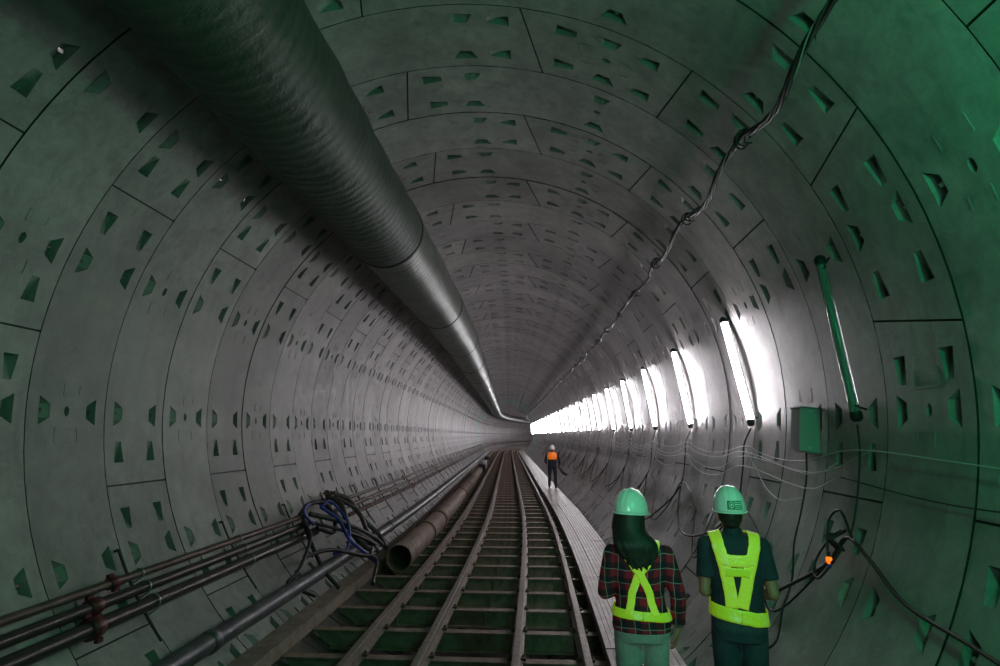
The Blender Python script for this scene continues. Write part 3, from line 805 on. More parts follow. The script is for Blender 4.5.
# ------------------------------------------------------------------ green lamp out of view, plus added fill lights
def point(name, loc, col, e, rad):
    l = bpy.data.lights.new(name, 'POINT'); l.energy = e; l.color = col; l.shadow_soft_size = rad
    o = bpy.data.objects.new(name, l); o.location = loc; COL.objects.link(o); return o
point('green_lamp', (1.75, .9, 3.0), (0.02, 1.0, 0.38), 72, .12)
point('green_fill_lamp', (.55, -1.0, 2.35), (0.33, 1.0, 0.66), 48, .3)  # added soft fill for the near walls and the walkers
l = bpy.data.lights.new('walkers_fill_spot', 'SPOT'); l.energy = 125; l.color = (0.42, 1.0, 0.72); l.spot_size = radians(34); l.spot_blend = 1.0; l.shadow_soft_size = .1  # added spot that brightens the two walkers, no real source behind it
o = bpy.data.objects.new('walkers_fill_spot', l); o.location = (.35, -.2, 2.25); COL.objects.link(o)
o.rotation_euler = (Vector((.95, 3.6, 1.45)) - Vector(o.location)).to_track_quat('-Z', 'Y').to_euler()
# ------------------------------------------------------------------ people
def remeshed(name, mb, m, parent, voxel=.008, smooth=4, mats=None):
    me = bpy.data.meshes.new(name + '_raw'); me.from_pydata([tuple(v) for v in mb.v], [], mb.f)
    bm = bmesh.new(); bm.from_mesh(me); bmesh.ops.recalc_face_normals(bm, faces=bm.faces); bm.to_mesh(me); bm.free()
    o = bpy.data.objects.new(name + '_raw', me); COL.objects.link(o)
    r_ = o.modifiers.new('r', 'REMESH'); r_.mode = 'VOXEL'; r_.voxel_size = voxel
    if smooth:
        s_ = o.modifiers.new('s', 'SMOOTH'); s_.iterations = smooth; s_.factor = .5
    dg = bpy.context.evaluated_depsgraph_get(); dg.update()
    nm = bpy.data.meshes.new_from_object(o.evaluated_get(dg)); nm.name = name
    bpy.data.objects.remove(o); bpy.data.meshes.remove(me)
    nm.materials.clear()
    for q in (mats or [m]): nm.materials.append(q)
    nm.polygons.foreach_set('use_smooth', [True] * len(nm.polygons))
    return link(bpy.data.objects.new(name, nm), parent)
def ball(mb, c, r3, rot=None, n=14):
    c = Vector(c); vs = []; fs = []
    for i in range(1, n):
        th = pi * i / n
        for k in range(2 * n):
            ph = pi * k / n; p = Vector((r3[0] * sin(th) * cos(ph), r3[1] * sin(th) * sin(ph), r3[2] * cos(th)))
            if rot is not None: p = rot @ p
            vs.append(c + p)
    top = Vector((0, 0, r3[2])); 
    if rot is not None: top = rot @ top
    vs += [c + top, c - top]; N_ = 2 * n
    for i in range(n - 2):
        for k in range(N_): fs.append((i * N_ + k, (i + 1) * N_ + k, (i + 1) * N_ + (k + 1) % N_, i * N_ + (k + 1) % N_))
    for k in range(N_): fs.append((len(vs) - 2, k, (k + 1) % N_)); fs.append((len(vs) - 1, (n - 2) * N_ + (k + 1) % N_, (n - 2) * N_ + k))
    mb.add(vs, fs, 0, True)
def limb(mb, pts, rs, n=16):
    """tapered tube with round ends"""
    pts = [Vector(p) for p in pts]
    mb.tube(pts, list(rs), n)
    for p, r_ in zip(pts, rs): ball(mb, p, (r_, r_, r_), n=8)
def loft(mb, secs, n=32):
    """secs: (cx, cy, z, rx, ry, power)"""
    vs = []; fs = []
    for cx, cy, z, rx, ry in secs:
        for k in range(n):
            a = 2 * pi * k / n; ca, sa = cos(a), sin(a)
            e = .85
            vs.append(Vector((cx + rx * math.copysign(abs(ca) ** e, ca), cy + ry * math.copysign(abs(sa) ** e, sa), z)))
    for i in range(len(secs) - 1):
        for k in range(n): fs.append((i * n + k, i * n + (k + 1) % n, (i + 1) * n + (k + 1) % n, (i + 1) * n + k))
    fs.append(tuple(reversed(range(n)))); fs.append(tuple((len(secs) - 1) * n + k for k in range(n)))
    mb.add(vs, fs, 0, True)
def lerp3(a, b, t): return Vector(a) * (1 - t) + Vector(b) * t
def hand(mb, wrist, d, pn, side, k=1.0, curl=.5):
    """palm and five fingers; d = direction of the hand, pn = palm normal, side=+1/-1 for thumb side"""
    w_ = Vector(wrist); d = Vector(d).normalized(); pn = Vector(pn); pn = (pn - d * pn.dot(d)).normalized(); x = d.cross(pn) * side
    for q in (-.024, -.008, .008, .024):
        limb(mb, [w_ + x * q * .5 * k, w_ + d * .045 * k + x * q * k, w_ + d * .088 * k + x * q * 1.1 * k], [.019 * k, .014 * k, .012 * k], 8)
    for q, ln in ((.030, .066), (.010, .078), (-.010, .072), (-.030, .056)):
        b0 = w_ + d * .088 * k + x * q * k; pts = [b0]; dd = d.copy()
        for j, f in enumerate((.42, .32, .26)):
            a = curl * (.5 + .35 * j); dd = (dd * cos(a) + pn * sin(a)).normalized(); pts.append(pts[-1] + dd * ln * f * k)
        limb(mb, pts, [.0095 * k, .009 * k, .008 * k, .007 * k], 8)
    t0 = w_ + d * .025 * k + x * .026 * k
    t1 = t0 + (d * .55 + x * .75 + pn * .35).normalized() * .036 * k; t2 = t1 + (d * .85 + x * .3 + pn * .4).normalized() * .032 * k
    t3 = t2 + (d * .95 + pn * .45).normalized() * .024 * k
    limb(mb, [t0, t1, t2, t3], [.015 * k, .012 * k, .010 * k, .008 * k], 8)
def ribbon(name, surf, guide, width, m, parent, off=.006, step=.012, closed=False, center=None):
    """flat strap laid on the surface under the guide points"""
    g = bez(guide, len(guide) * 14) if not closed else bez(list(guide) + [guide[0]], len(guide) * 16)
    tr = surf; P_ = []; N_ = []
    for p in g:
        loc, no, idx, dist = tr.find_nearest(Vector(p))
        if (Vector(p) - loc).dot(no) < 0: no = -no
        P_.append(loc); N_.append(no)
    for _ in range(3):
        P_ = [P_[0]] + [(P_[i - 1] + P_[i] * 2 + P_[i + 1]) / 4 for i in range(1, len(P_) - 1)] + [P_[-1]]
        N_ = [N_[0]] + [(N_[i - 1] + N_[i] + N_[i + 1]).normalized() for i in range(1, len(N_) - 1)] + [N_[-1]]
    K = 7; vs = []; fs = []
    for i in range(len(P_)):
        t = (P_[min(i + 1, len(P_) - 1)] - P_[max(i - 1, 0)]).normalized(); sd = t.cross(N_[i]).normalized()
        for layer in (0, 1):
            for q in range(K):
                x = (q / (K - 1) - .5) * width
                base = P_[i] + sd * x + N_[i] * .03
                loc, no, idx, dist = tr.find_nearest(base)
                if (base - loc).dot(no) < 0: no = -no
                # keep the strap flat: stay on its own plane but never below the cloth
                pl = P_[i] + sd * x
                h = max((loc - pl).dot(N_[i]), -.004)
                vs.append(pl + N_[i] * (h + off + layer * .0025))
    S_ = 2 * K
    for i in range(len(P_) - 1):
        a, b = i * S_, (i + 1) * S_
        for q in range(K - 1):
            fs.append((a + q, b + q, b + q + 1, a + q + 1)); fs.append((a + K + q, a + K + q + 1, b + K + q + 1, b + K + q))
        fs.append((a, a + K, b + K, b)); fs.append((a + K - 1, b + K - 1, b + 2 * K - 1, a + 2 * K - 1))
    for a in (0, (len(P_) - 1) * S_):
        for q in range(K - 1): fs.append((a + q, a + q + 1, a + K + q + 1, a + K + q))
    return mesh_obj(name, vs, fs, m, parent, smooth=True)
def helmet(parent, c, rot, m, k=1.0, ridges=3, label_patch=None, visor_z=0):
    """c = centre of the rim; rot = 3x3; local +y is forward"""
    b = MB(); n = 36; rx, ry, rz = .113 * k, .137 * k, .162 * k; N_ = 14; vs = []; fs = []
    def P_(th, ph, g=0):
        s_ = sin(th) ** .85; r_ = Vector((rx * s_ * cos(ph), ry * s_ * sin(ph), rz * cos(th) if th < pi / 2 else 0))
        return r_ * (1 + g)
    def bulge(th, ph):
        x = rx * sin(th) * cos(ph); g = 0
        for xc in ((-.035 * k, 0, .035 * k) if ridges else ()):
            g = max(g, .035 * max(0, 1 - abs(x - xc) / (.010 * k)) * (1 if th < 1.25 else 0))
        return g
    for inner in (0, 1):
        for i in range(N_ + 1):
            th = max(1e-3, (pi / 2) * i / N_)
            for q in range(n * 2):
                ph = pi * q / n; p = P_(th, ph, bulge(th, ph) if not inner else 0) * (1 if not inner else .96)
                vs.append(Vector(c) + rot @ p)
    NN = 2 * n; off = (N_ + 1) * NN
    for inner in (0, 1):
        for i in range(N_):
            for q in range(NN):
                a = inner * off + i * NN + q; b_ = inner * off + i * NN + (q + 1) % NN; f = (a, a + NN, b_ + NN, b_)
                fs.append(f if not inner else f[::-1])
    for q in range(NN):
        a = N_ * NN + q; b_ = N_ * NN + (q + 1) % NN; fs.append((a, off + a, off + b_, b_))
    b.add(vs, fs, 0, True)
    # rim bead and front peak
    rim = [Vector(c) + rot @ (P_(pi / 2, 2 * pi * q / 48) * 1.03 + Vector((0, 0, -.004))) for q in range(49)]
    b.tube(rim, .0055 * k, 6, caps=False)
    vs = []; M_ = 17
    for dz in (.004, -.004):
        for q in range(M_):
            ph = pi * (.12 + .76 * q / (M_ - 1)); e = sin(pi * q / (M_ - 1)) ** .6
            a = P_(pi / 2, ph); o_ = a * 1.02 + Vector((a.x * .06, .058 * k * e, -.016 * k * e))
            vs += [Vector(c) + rot @ (a + Vector((0, 0, dz))), Vector(c) + rot @ (o_ + Vector((0, 0, dz)))]
    fs = []
    for w_ in (0, 1):
        for q in range(M_ - 1):
            a = w_ * 2 * M_ + 2 * q; f = (a, a + 1, a + 3, a + 2); fs.append(f if w_ else f[::-1])
    for q in range(M_ - 1):
        a = 2 * q + 1; fs.append((a, a + 2, a + 2 + 2 * M_, a + 2 * M_))
    b.add(vs, fs, 0, True)
    h = b.build('hard_hat', m, parent, fix=True)
    def on(ph, th, g=1.012): return Vector(c) + rot @ (P_(th, ph) * g)
    return h, on
def plaid_material():
    m = bpy.data.materials.new('plaid_flannel'); m.use_nodes = True; nt = m.node_tree; L = nt.links; N = nt.nodes; b = N['Principled BSDF']
    tc = N.new('ShaderNodeTexCoord'); sp = N.new('ShaderNodeSeparateXYZ')
    nz = N.new('ShaderNodeTexNoise'); nz.inputs['Scale'].default_value = 5
    L.new(tc.outputs['Object'], nz.inputs['Vector'])
    va = N.new('ShaderNodeVectorMath'); va.operation = 'MULTIPLY_ADD'; va.inputs[1].default_value = (.05, .05, .05)
    L.new(nz.outputs['Color'], va.inputs[0]); L.new(tc.outputs['Object'], va.inputs[2]); L.new(va.outputs[0], sp.inputs[0])
    def band(src, period, width, ph=0):
        a = N.new('ShaderNodeMath'); a.operation = 'ADD'; a.inputs[1].default_value = ph; L.new(src, a.inputs[0])
        q = N.new('ShaderNodeMath'); q.operation = 'PINGPONG'; q.inputs[1].default_value = period / 2; L.new(a.outputs[0], q.inputs[0])
        r_ = N.new('ShaderNodeMath'); r_.operation = 'LESS_THAN'; r_.inputs[1].default_value = width; L.new(q.outputs[0], r_.inputs[0]); return r_.outputs[0]
    def mix(f, a, c, amt=1.0):
        q = N.new('ShaderNodeMix'); q.data_type = 'RGBA'
        if isinstance(f, float): q.inputs[0].default_value = f
        else:
            mm = N.new('ShaderNodeMath'); mm.operation = 'MULTIPLY'; mm.inputs[1].default_value = amt; L.new(f, mm.inputs[0]); L.new(mm.outputs[0], q.inputs[0])
        for i, v in ((6, a), (7, c)):
            if isinstance(v, tuple): q.inputs[i].default_value = (*v, 1)
            else: L.new(v, q.inputs[i])
        return q.outputs[2]
    c = (.42, .018, .04)
    c = mix(band(sp.outputs[0], .085, .019), c, (.012, .016, .03), .78)
    c = mix(band(sp.outputs[2], .085, .019), c, (.012, .016, .03), .78)
    c = mix(band(sp.outputs[0], .085, .0024, .02), c, (.30, .33, .34), .6)
    c = mix(band(sp.outputs[2], .085, .0024, .02), c, (.30, .33, .34), .6)
    L.new(c, b.inputs['Base Color']); b.inputs['Roughness'].default_value = .85; b.inputs['Specular IOR Level'].default_value = .2
    return m
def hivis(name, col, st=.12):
    m = mat(name, col, .35, 0, (16, (.85, .95, .45), .56, .72), (60, .4), .8, emis=(col, st)); return m  # weak emission paints a retroreflective gleam into the strap colour
M['skin'] = mat('skin', (.42, .17, .11), .5, 0, (8, (.34, .13, .085), .4, .7))
M['hair'] = mat('hair_dark', (.012, .008, .008), .6, 0, (3, (.03, .02, .018), .45, .7))
M['plaid'] = plaid_material()
M['jeans_pale'] = mat('jeans_pale', (.50, .42, .44), .85, 0, (9, (.36, .30, .33), .4, .7), (90, .5))
M['jeans_dark'] = mat('jeans_dark', (.040, .055, .08), .85, 0, (9, (.02, .03, .05), .4, .7), (90, .5))
M['tshirt'] = mat('tshirt_navy', (.022, .030, .050), .85, 0, (6, (.012, .016, .03), .4, .7), (50, .4))
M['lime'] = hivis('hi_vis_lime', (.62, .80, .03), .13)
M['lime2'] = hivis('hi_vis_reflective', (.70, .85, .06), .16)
M['helmet'] = mat('helmet_white', (.80, .88, .86), .25, 0, None, None, .6)
M['helmet_w'] = mat('helmet_far_white', (.8, .8, .8), .35)
M['decal_green'] = mat('decal_green', (.01, .22, .10), .4)
M['decal_white'] = mat('decal_white', (.7, .8, .76), .4)
M['shoe'] = mat('shoe_leather', (.03, .028, .027), .5)
M['vest_orange'] = mat('vest_orange', (1.0, .20, .02), .5, emis=((1.0, .22, .02), .3))  # vest glows weakly by itself, brightness put into its colour
M['overall'] = mat('overall_navy', (.028, .032, .05), .85, 0, (6, (.015, .018, .03), .4, .7))
M['lip'] = mat('lips', (.30, .12, .10), .5); M['eye'] = mat('eye_white', (.7, .7, .68), .3); M['iris'] = mat('iris', (.02, .012, .01), .3)

def head(mb, c, rot, k=1.0):
    """skull, jaw, nose, brow, ears; c = centre of the head, local +y is the face"""
    def P_(x, y, z): return Vector(c) + rot @ (Vector((x, y, z)) * k)
    ball(mb, P_(0, -.008, .028), (.074 * k, .094 * k, .090 * k), rot); ball(mb, P_(0, .020, -.045), (.058 * k, .068 * k, .070 * k), rot)
    ball(mb, P_(0, .052, -.088), (.028 * k, .026 * k, .022 * k), rot); ball(mb, P_(0, .100, -.022), (.013 * k, .022 * k, .020 * k), rot)
    ball(mb, P_(0, .088, .002), (.009 * k, .014 * k, .030 * k), rot); ball(mb, P_(0, .074, .022), (.050 * k, .018 * k, .012 * k), rot)
    for s_ in (-1, 1): ball(mb, P_(s_ * .076, -.004, -.012), (.009 * k, .020 * k, .032 * k), rot, 8); ball(mb, P_(s_ * .036, .060, -.030), (.022 * k, .020 * k, .020 * k), rot)
    return P_
def face_parts(P_, rot, k, parent):
    b = MB(); 
    for s_ in (-1, 1): ball(b, P_(s_ * .031, .077, .004), (.013 * k, .010 * k, .0085 * k), rot, 8)
    e = b.build('eyes', M['eye'], parent); b = MB()
    for s_ in (-1, 1): ball(b, P_(s_ * .031, .0855, .004), (.0055 * k, .003 * k, .0055 * k), rot, 6)
    b.build('irises', M['iris'], e); b = MB(); ball(b, P_(0, .084, -.056), (.024 * k, .010 * k, .008 * k), rot, 8); b.build('lips', M['lip'], parent)
    b = MB()
    for s_ in (-1, 1): b.tube([P_(s_ * .016, .092, .020), P_(s_ * .032, .090, .026), P_(s_ * .048, .078, .020)], .004 * k, 6)
    b.build('eyebrows', M['hair'], parent)

def RX(a): return Matrix.Rotation(radians(a), 3, 'X')
def RZ(a): return Matrix.Rotation(radians(a), 3, 'Z')

def body_parts(root, J, tors, female, skin_m, hair_m, sh_m, tr_m, sleeve, voxel=.008, cuff=False):
    """J joints; tors sections; returns shirt object, head point function, head rotation"""
    k = J['k']; hr = J['hrot']
    b = MB()
    loft(b, tors); P_ = head(b, J['head'], hr, k)
    limb(b, [J['neck0'], J['neck1']], [.056 * k, .052 * k])
    for s_ in ('L', 'R'):
        sh, el, wr = J['sh' + s_], J['el' + s_], J['wr' + s_]
        limb(b, [sh, lerp3(sh, el, .5), el], [.046 * k, .044 * k, .037 * k]); limb(b, [el, lerp3(el, wr, .35), wr], [.037 * k, .038 * k, .025 * k])
        hd = J['hd' + s_]; hand(b, wr, hd[0], hd[1], hd[2], k, hd[3])
        hp, kn, an = J['hp' + s_], J['kn' + s_], J['an' + s_]
        limb(b, [hp, lerp3(hp, kn, .5), kn], [.080 * k, .070 * k, .052 * k]); limb(b, [kn, lerp3(kn, an, .35), an], [.052 * k, .053 * k, .034 * k])
        limb(b, [Vector(an) + Vector((0, -.03, -.04)), Vector(an) + Vector((0, .13, -.055))], [.034 * k, .028 * k])
    remeshed('body', b, skin_m, root, voxel * .85, 3)
    face_parts(P_, hr, k, root)
    # shirt
    g = .014; b = MB()
    loft(b, [(x, y, z, rx + g, ry + g) for x, y, z, rx, ry in tors if z >= J['hem'] - .001])
    for s_ in ('L', 'R'):
        sh, el, wr = J['sh' + s_], J['el' + s_], J['wr' + s_]
        a0 = Vector(sh)
        if sleeve == 'long':
            limb(b, [a0, lerp3(sh, el, .5), el], [.060 * k, .058 * k, .050 * k]); b.tube([Vector(el), lerp3(el, wr, .5), lerp3(el, wr, .93)], [.050 * k, .050 * k, .040 * k], 16); ball(b, el, (.05 * k,) * 3, n=8)
            if cuff: b.tube([lerp3(el, wr, .78), lerp3(el, wr, .94)], [.048 * k, .046 * k], 16)
        else:
            e = lerp3(sh, el, .72); limb(b, [a0, lerp3(sh, el, .3)], [.058 * k, .057 * k]); b.tube([lerp3(sh, el, .25), e], [.057 * k, .058 * k], 16)
    limb(b, [J['neck0'] + Vector((0, 0, -.02)), J['neck0'] + Vector((0, -.004, .015))], [.074 * k, .066 * k])
    shirt = remeshed('shirt', b, sh_m, root, voxel, 5)
    # trousers
    b = MB(); z0 = J['hem']
    loft(b, [(x, y, z, rx + .010, ry + .010) for x, y, z, rx, ry in tors if z <= J['waist'] + .001])
    for s_ in ('L', 'R'):
        hp, kn, an = J['hp' + s_], J['kn' + s_], J['an' + s_]
        limb(b, [hp, lerp3(hp, kn, .5), kn], [.094 * k, .084 * k, .066 * k]); b.tube([Vector(kn), lerp3(kn, an, .4), lerp3(kn, an, .97)], [.066 * k, .066 * k, .058 * k], 16)
    remeshed('trousers', b, tr_m, root, voxel, 4)
    for s_ in ('L', 'R'):
        an = Vector(J['an' + s_]); b = MB()
        limb(b, [an + Vector((0, -.035, -.035)), an + Vector((0, .05, -.035)), an + Vector((0, .14, -.05))], [.045, .042, .036], 14)
        b.tube([an + Vector((0, 0, -.04)), an + Vector((0, 0, .02))], [.045, .042], 14)
        o = remeshed('shoe', b, M['shoe'], root, .008, 2)
        for v_ in o.data.vertices:
            if v_.co.z < .004: v_.co.z = .004
    b = MB(); loft(b, [(x, y, z, rx + g + .002, ry + g + .002) for x, y, z, rx, ry in tors])
    limb(b, [J['shL'], J['neck0'] + Vector((0, 0, -.01)), J['shR']], [.062 * k, .062 * k, .062 * k])
    tmp = remeshed('strap_form', b, sh_m, None, .010, 6)
    bm = bmesh.new(); bm.from_mesh(tmp.data); tree = BVHTree.FromBMesh(bm); bm.free()
    me_ = tmp.data; bpy.data.objects.remove(tmp); bpy.data.meshes.remove(me_)
    return shirt, tree, P_

# ---- woman in plaid shirt
def place(s, u, rz, name, label):
    return empty(name, F(s, u, 0.0), label, 'person', None, rz)
V = Vector
root = place(3.65, .622, radians(-4), 'person', 'person with long dark hair in plaid shirt, white hard hat and lime crossed straps')
kw = .97; root.scale = (.955, .965, .965)
T_ = [(0, 0, .80, .150, .100), (0, -.005, .86, .168, .112), (0, 0, .93, .165, .108), (0, 0, 1.00, .143, .095), (0, .005, 1.06, .134, .090), (0, .005, 1.14, .148, .098),
      (0, .005, 1.22, .163, .104), (0, 0, 1.29, .170, .100), (0, -.005, 1.335, .150, .082), (0, -.005, 1.365, .095, .065)]
J = dict(k=kw, hrot=RZ(-36) @ RX(-8), head=V((-.035, .020, 1.515)), neck0=V((-.01, -.005, 1.36)), neck1=V((-.03, .005, 1.45)), hem=.85, waist=1.0,
         shL=V((-.165, -.01, 1.305)), elL=V((-.222, -.02, 1.075)), wrL=V((-.12, .17, 1.06)), hdL=((.6, .8, .15), (.3, -.2, -1), 1, .7),
         shR=V((.168, -.01, 1.305)), elR=V((.232, -.03, 1.07)), wrR=V((.232, .03, .875)), hdR=((-.12, .12, -1), (-1, .2, .1), -1, .5),
         hpL=V((-.083, 0, .84)), knL=V((-.09, .02, .47)), anL=V((-.095, -.02, .09)), hpR=V((.083, 0, .84)), knR=V((.088, .06, .48)), anR=V((.09, .06, .09)))
shirt, tree, P_ = body_parts(root, J, T_, True, M['skin'], M['hair'], M['plaid'], M['jeans_pale'], 'long', cuff=True)
hr = J['hrot']; hc = J['head'] + hr @ V((0, -.004, .038))
helm, on = helmet(root, hc, hr @ RX(4), M['helmet'], .93)
# hair: mass of overlapping locks from under the hat down the back
b = MB(); c = J['head']
ball(b, c + hr @ V((0, -.022, .02)), (.088, .095, .098), hr)
rk = random.Random(5)
for i in range(34):
    f = i / 33; a = radians(-100 - 160 * f + 50 * 0)   # round the back of the head
    d_ = V((cos(radians(180 + 180 * f)), sin(radians(180 + 180 * f)), 0))
    p0 = c + hr @ V((d_.x * .080, d_.y * .088 - .012, .03)); ln = 1.335 - .045 * sin(pi * f) - rk.uniform(0, .05)
    side = d_.x
    p1 = c + hr @ V((d_.x * .092, d_.y * .098 - .012, -.06)); p2 = V((-.03 + side * .112 + rk.uniform(-.01, .01), -.085 - .045 * sin(pi * f), 1.385))
    p3 = V((-.012 + side * .098 + rk.uniform(-.015, .015), -.105 - .03 * sin(pi * f), 1.325)); p4 = V((.0 + side * .062 + rk.uniform(-.02, .02), -.115 - .02 * sin(pi * f), ln - .02))
    q = bez([p0, p1, p2, p3, p4], 16); n_ = len(q)
    b.tube(q, [.024 * (1 - .75 * (j / (n_ - 1)) ** 2.2) for j in range(n_)], 8)
hair = remeshed('hair', b, M['hair'], root, .0065, 1)
# harness: belt and crossed straps
bz = .985
belt = [V((.26 * sin(radians(a)), -.24 * cos(radians(a)), bz - .012 * sin(radians(a)))) for a in range(0, 360, 30)]
ribbon('waist_strap', tree, belt, .052, M['lime'], root, closed=True, off=.008)
X_ = V((-.012, -.24, 1.205))
ribbon('shoulder_strap', tree, [V((.115, -.24, .995)), V((.074, -.24, 1.065)), V((.030, -.24, 1.135)), X_, V((-.06, -.22, 1.26)), V((-.105, -.15, 1.345)), V((-.12, -.02, 1.42)), V((-.11, .14, 1.33)), V((-.08, .22, 1.18)), V((-.08, .22, 1.01))], .047, M['lime2'], root, off=.011)
ribbon('shoulder_strap', tree, [V((-.130, -.24, .995)), V((-.092, -.24, 1.065)), V((-.050, -.24, 1.135)), X_, V((.045, -.22, 1.26)), V((.10, -.15, 1.345)), V((.12, -.02, 1.42)), V((.11, .14, 1.33)), V((.08, .22, 1.18)), V((.08, .22, 1.01))], .047, M['lime2'], root, off=.008)

# ---- man in navy T-shirt
root = place(3.65, 1.20, radians(-9), 'person', 'person in navy T-shirt, hard hat and broad lime harness nearest the wall')
root.scale = (.90, .963, .963)
T_ = [(0, 0, .82, .150, .105), (0, -.005, .89, .165, .115), (0, 0, .96, .160, .108), (0, 0, 1.03, .152, .102), (0, 0, 1.10, .153, .103), (0, 0, 1.20, .168, .110),
      (0, 0, 1.29, .182, .112), (0, -.005, 1.36, .180, .102), (0, -.008, 1.41, .150, .080), (0, -.008, 1.44, .09, .062)]
J = dict(k=1.0, hrot=RZ(-3) @ RX(-6), head=V((-.005, .015, 1.545)), neck0=V((0, -.005, 1.42)), neck1=V((0, .005, 1.50)), hem=.90, waist=1.03,
         shL=V((-.178, -.01, 1.365)), elL=V((-.212, -.06, 1.10)), wrL=V((-.14, .16, 1.05)), hdL=((.6, .8, .1), (.3, -.2, -1), 1, .6),
         shR=V((.178, -.01, 1.365)), elR=V((.215, -.06, 1.10)), wrR=V((.14, .16, 1.05)), hdR=((-.6, .8, .1), (-.3, -.2, -1), -1, .6),
         hpL=V((-.085, 0, .86)), knL=V((-.095, .03, .48)), anL=V((-.10, 0, .09)), hpR=V((.085, 0, .86)), knR=V((.088, .03, .48)), anR=V((.07, -.01, .09)))
shirt, tree, P_ = body_parts(root, J, T_, False, M['skin'], M['hair'], M['tshirt'], M['jeans_dark'], 'short')
hr = J['hrot']; hc = J['head'] + hr @ V((0, -.004, .031))
helm, on = helmet(root, hc, hr @ RX(5), M['helmet'], .96, ridges=3)
b = MB(); c = J['head']; ball(b, c + hr @ V((0, -.020, .012)), (.079, .090, .092), hr)
ball(b, c + hr @ V((0, -.035, -.042)), (.060, .058, .045), hr); remeshed('hair', b, M['hair'], root, .0065, 1)
# decal on the back of the hat: round emblem and lines of lettering on a green patch
def patch(u0, u1, t0, t1, m, name, g, n=8):
    vs = []; fs = []
    for i in range(n + 1):
        for j in range(n + 1): vs.append(on(radians(-90 + u0 + (u1 - u0) * i / n), t0 + (t1 - t0) * j / n, g))
    for i in range(n):
        for j in range(n): fs.append((i * (n + 1) + j, i * (n + 1) + j + 1, (i + 1) * (n + 1) + j + 1, (i + 1) * (n + 1) + j))
    return mesh_obj(name, vs, fs, m, helm, smooth=True)
patch(-14, 38, 1.12, 1.46, M['decal_green'], 'decal', 1.045)
b = MB(); ctr = (0, 1.28)
def onp(u, t, g=1.052): return on(radians(-90 + u), t, g)
ring = [onp(0 + 7.5 * cos(a), 1.28 + .115 * sin(a)) for a in [2 * pi * q / 24 for q in range(25)]]
b.tube(ring, .0022, 5, caps=False); ball(b, onp(0, 1.28), (.007, .003, .008), None, 6)
b.tube([onp(-3.5, 1.33), onp(0, 1.22), onp(3.5, 1.33)], .0016, 4)
b.build('emblem', M['decal_white'], helm)
b = MB()
for row, t in enumerate((1.19, 1.27, 1.35, 1.41)):
    u = 11.0; rk = random.Random(row)
    while u < 34:
        w_ = rk.uniform(1.5, 3.2); hgt = .045 if row < 2 else .025
        for q in (0, .5, 1): 
            if rk.random() < .8: b.tube([onp(u + w_ * q, t - hgt / 2), onp(u + w_ * q, t + hgt / 2)], .0012, 4)
        b.tube([onp(u, t + (hgt / 2 if rk.random() < .5 else -hgt / 2)), onp(u + w_, t + (hgt / 2 if rk.random() < .5 else 0))], .0012, 4); u += w_ + 1.2
b.build('decal_lettering', M['decal_white'], helm)
bz = .985
belt = [V((.27 * sin(radians(a)), -.25 * cos(radians(a)), bz - .022 * sin(radians(a)))) for a in range(0, 360, 30)]
ribbon('waist_strap', tree, belt, .078, M['lime'], root, closed=True, off=.008)
ribbon('shoulder_strap', tree, [V((-.075, -.25, 1.03)), V((-.085, -.25, 1.12)), V((-.105, -.25, 1.22)), V((-.125, -.22, 1.32)), V((-.135, -.14, 1.42)), V((-.135, 0, 1.50)), V((-.13, .15, 1.40)), V((-.12, .25, 1.2)), V((-.12, .25, 1.03))], .078, M['lime2'], root, off=.008)
ribbon('shoulder_strap', tree, [V((.010, -.25, 1.03)), V((.045, -.25, 1.12)), V((.080, -.25, 1.22)), V((.115, -.22, 1.32)), V((.135, -.14, 1.42)), V((.135, 0, 1.50)), V((.13, .15, 1.40)), V((.12, .25, 1.2)), V((.12, .25, 1.03))], .078, M['lime2'], root, off=.008)
ribbon('back_band', tree, [V((-.125, -.26, 1.315)), V((-.04, -.27, 1.30)), V((.04, -.27, 1.30)), V((.115, -.26, 1.315))], .070, M['lime2'], root, off=.013)
ribbon('back_band', tree, [V((-.105, -.26, 1.225)), V((-.03, -.27, 1.228)), V((.03, -.27, 1.228)), V((.09, -.26, 1.218))], .050, M['lime'], root, off=.013)

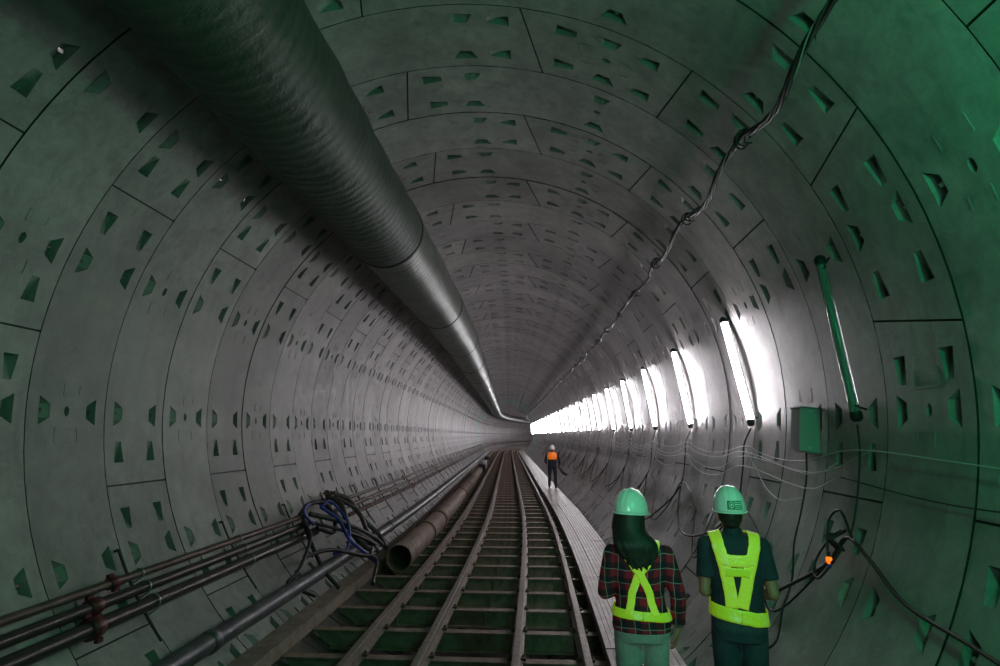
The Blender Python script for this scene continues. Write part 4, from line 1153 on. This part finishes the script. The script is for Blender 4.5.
# ---- far worker
root = place(21.7, 1.08, radians(0), 'person', 'small distant person in orange vest and navy overalls walking on the planks')
root.scale = (.967,) * 3
T_ = [(0, 0, .80, .145, .100), (0, 0, .86, .162, .110), (0, 0, .93, .160, .108), (0, 0, 1.00, .155, .10), (0, 0, 1.10, .165, .11), (0, 0, 1.20, .175, .115), (0, 0, 1.29, .175, .105), (0, 0, 1.34, .13, .08), (0, 0, 1.365, .08, .06)]
J = dict(k=.97, hrot=RZ(4), head=V((0, .01, 1.46)), neck0=V((0, 0, 1.34)), neck1=V((0, 0, 1.40)), hem=.90, waist=1.0,
         shL=V((-.19, 0, 1.28)), elL=V((-.27, -.03, 1.05)), wrL=V((-.22, .12, .93)), hdL=((.2, .6, -.6), (1, 0, 0), 1, .7),
         shR=V((.19, 0, 1.28)), elR=V((.285, -.03, 1.06)), wrR=V((.30, .05, .86)), hdR=((.1, .1, -1), (-1, 0, 0), -1, 1.0),
         hpL=V((-.09, 0, .83)), knL=V((-.11, .05, .46)), anL=V((-.115, .05, .09)), hpR=V((.09, 0, .83)), knR=V((.115, -.02, .46)), anR=V((.13, -.06, .09)))
shirt, tree, P_ = body_parts(root, J, T_, False, M['skin'], M['hair'], M['overall'], M['overall'], 'long', voxel=.012)
hr = J['hrot']; helm, on = helmet(root, J['head'] + V((0, 0, .035)), hr, M['helmet_w'], 1.0)
b = MB(); g = .03
loft(b, [(x, y, z, rx + g, ry + g) for x, y, z, rx, ry in [(0, 0, 1.10, .160, .11), (0, 0, 1.20, .170, .115), (0, 0, 1.28, .170, .105), (0, 0, 1.345, .13, .08), (0, 0, 1.375, .08, .06)]])
remeshed('safety_vest', b, M['vest_orange'], root, .010, 2)
b = MB(); p = J['wrR'] + V((.01, .0, -.12))
b.tube([p + V((-.08, 0, .14)), p, p + V((.12, 0, -.17)), p + V((.26, .02, -.24))], [.03, .035, .05, .045], 10)
o = b.build('tool_bag', M['black'], None, origin=tuple(p)); bpy.context.view_layer.update()
o.location = root.matrix_world @ p; tag(o, 'long dark bag held low in the right hand of the distant worker', 'bag')


# ------------------------------------------------------------------ camera, world, render look
cam = bpy.data.cameras.new('camera'); co = bpy.data.objects.new('camera', cam); COL.objects.link(co)
cam.sensor_width = 36; cam.lens = 550 / 1000 * 36; cam.clip_start = 0.05; cam.clip_end = 500
co.location = (0, 0, 1.98); co.rotation_euler = (radians(90 + 10.51), 0, radians(3.716))
sc.camera = co
w = bpy.data.worlds.new('world'); sc.world = w; w.use_nodes = True
w.node_tree.nodes['Background'].inputs[0].default_value = (0.6, 0.62, 0.7, 1)
w.node_tree.nodes['Background'].inputs[1].default_value = 0.01
sc.view_settings.view_transform = 'Standard'; sc.view_settings.look = 'None'
sc.view_settings.exposure = 0.0
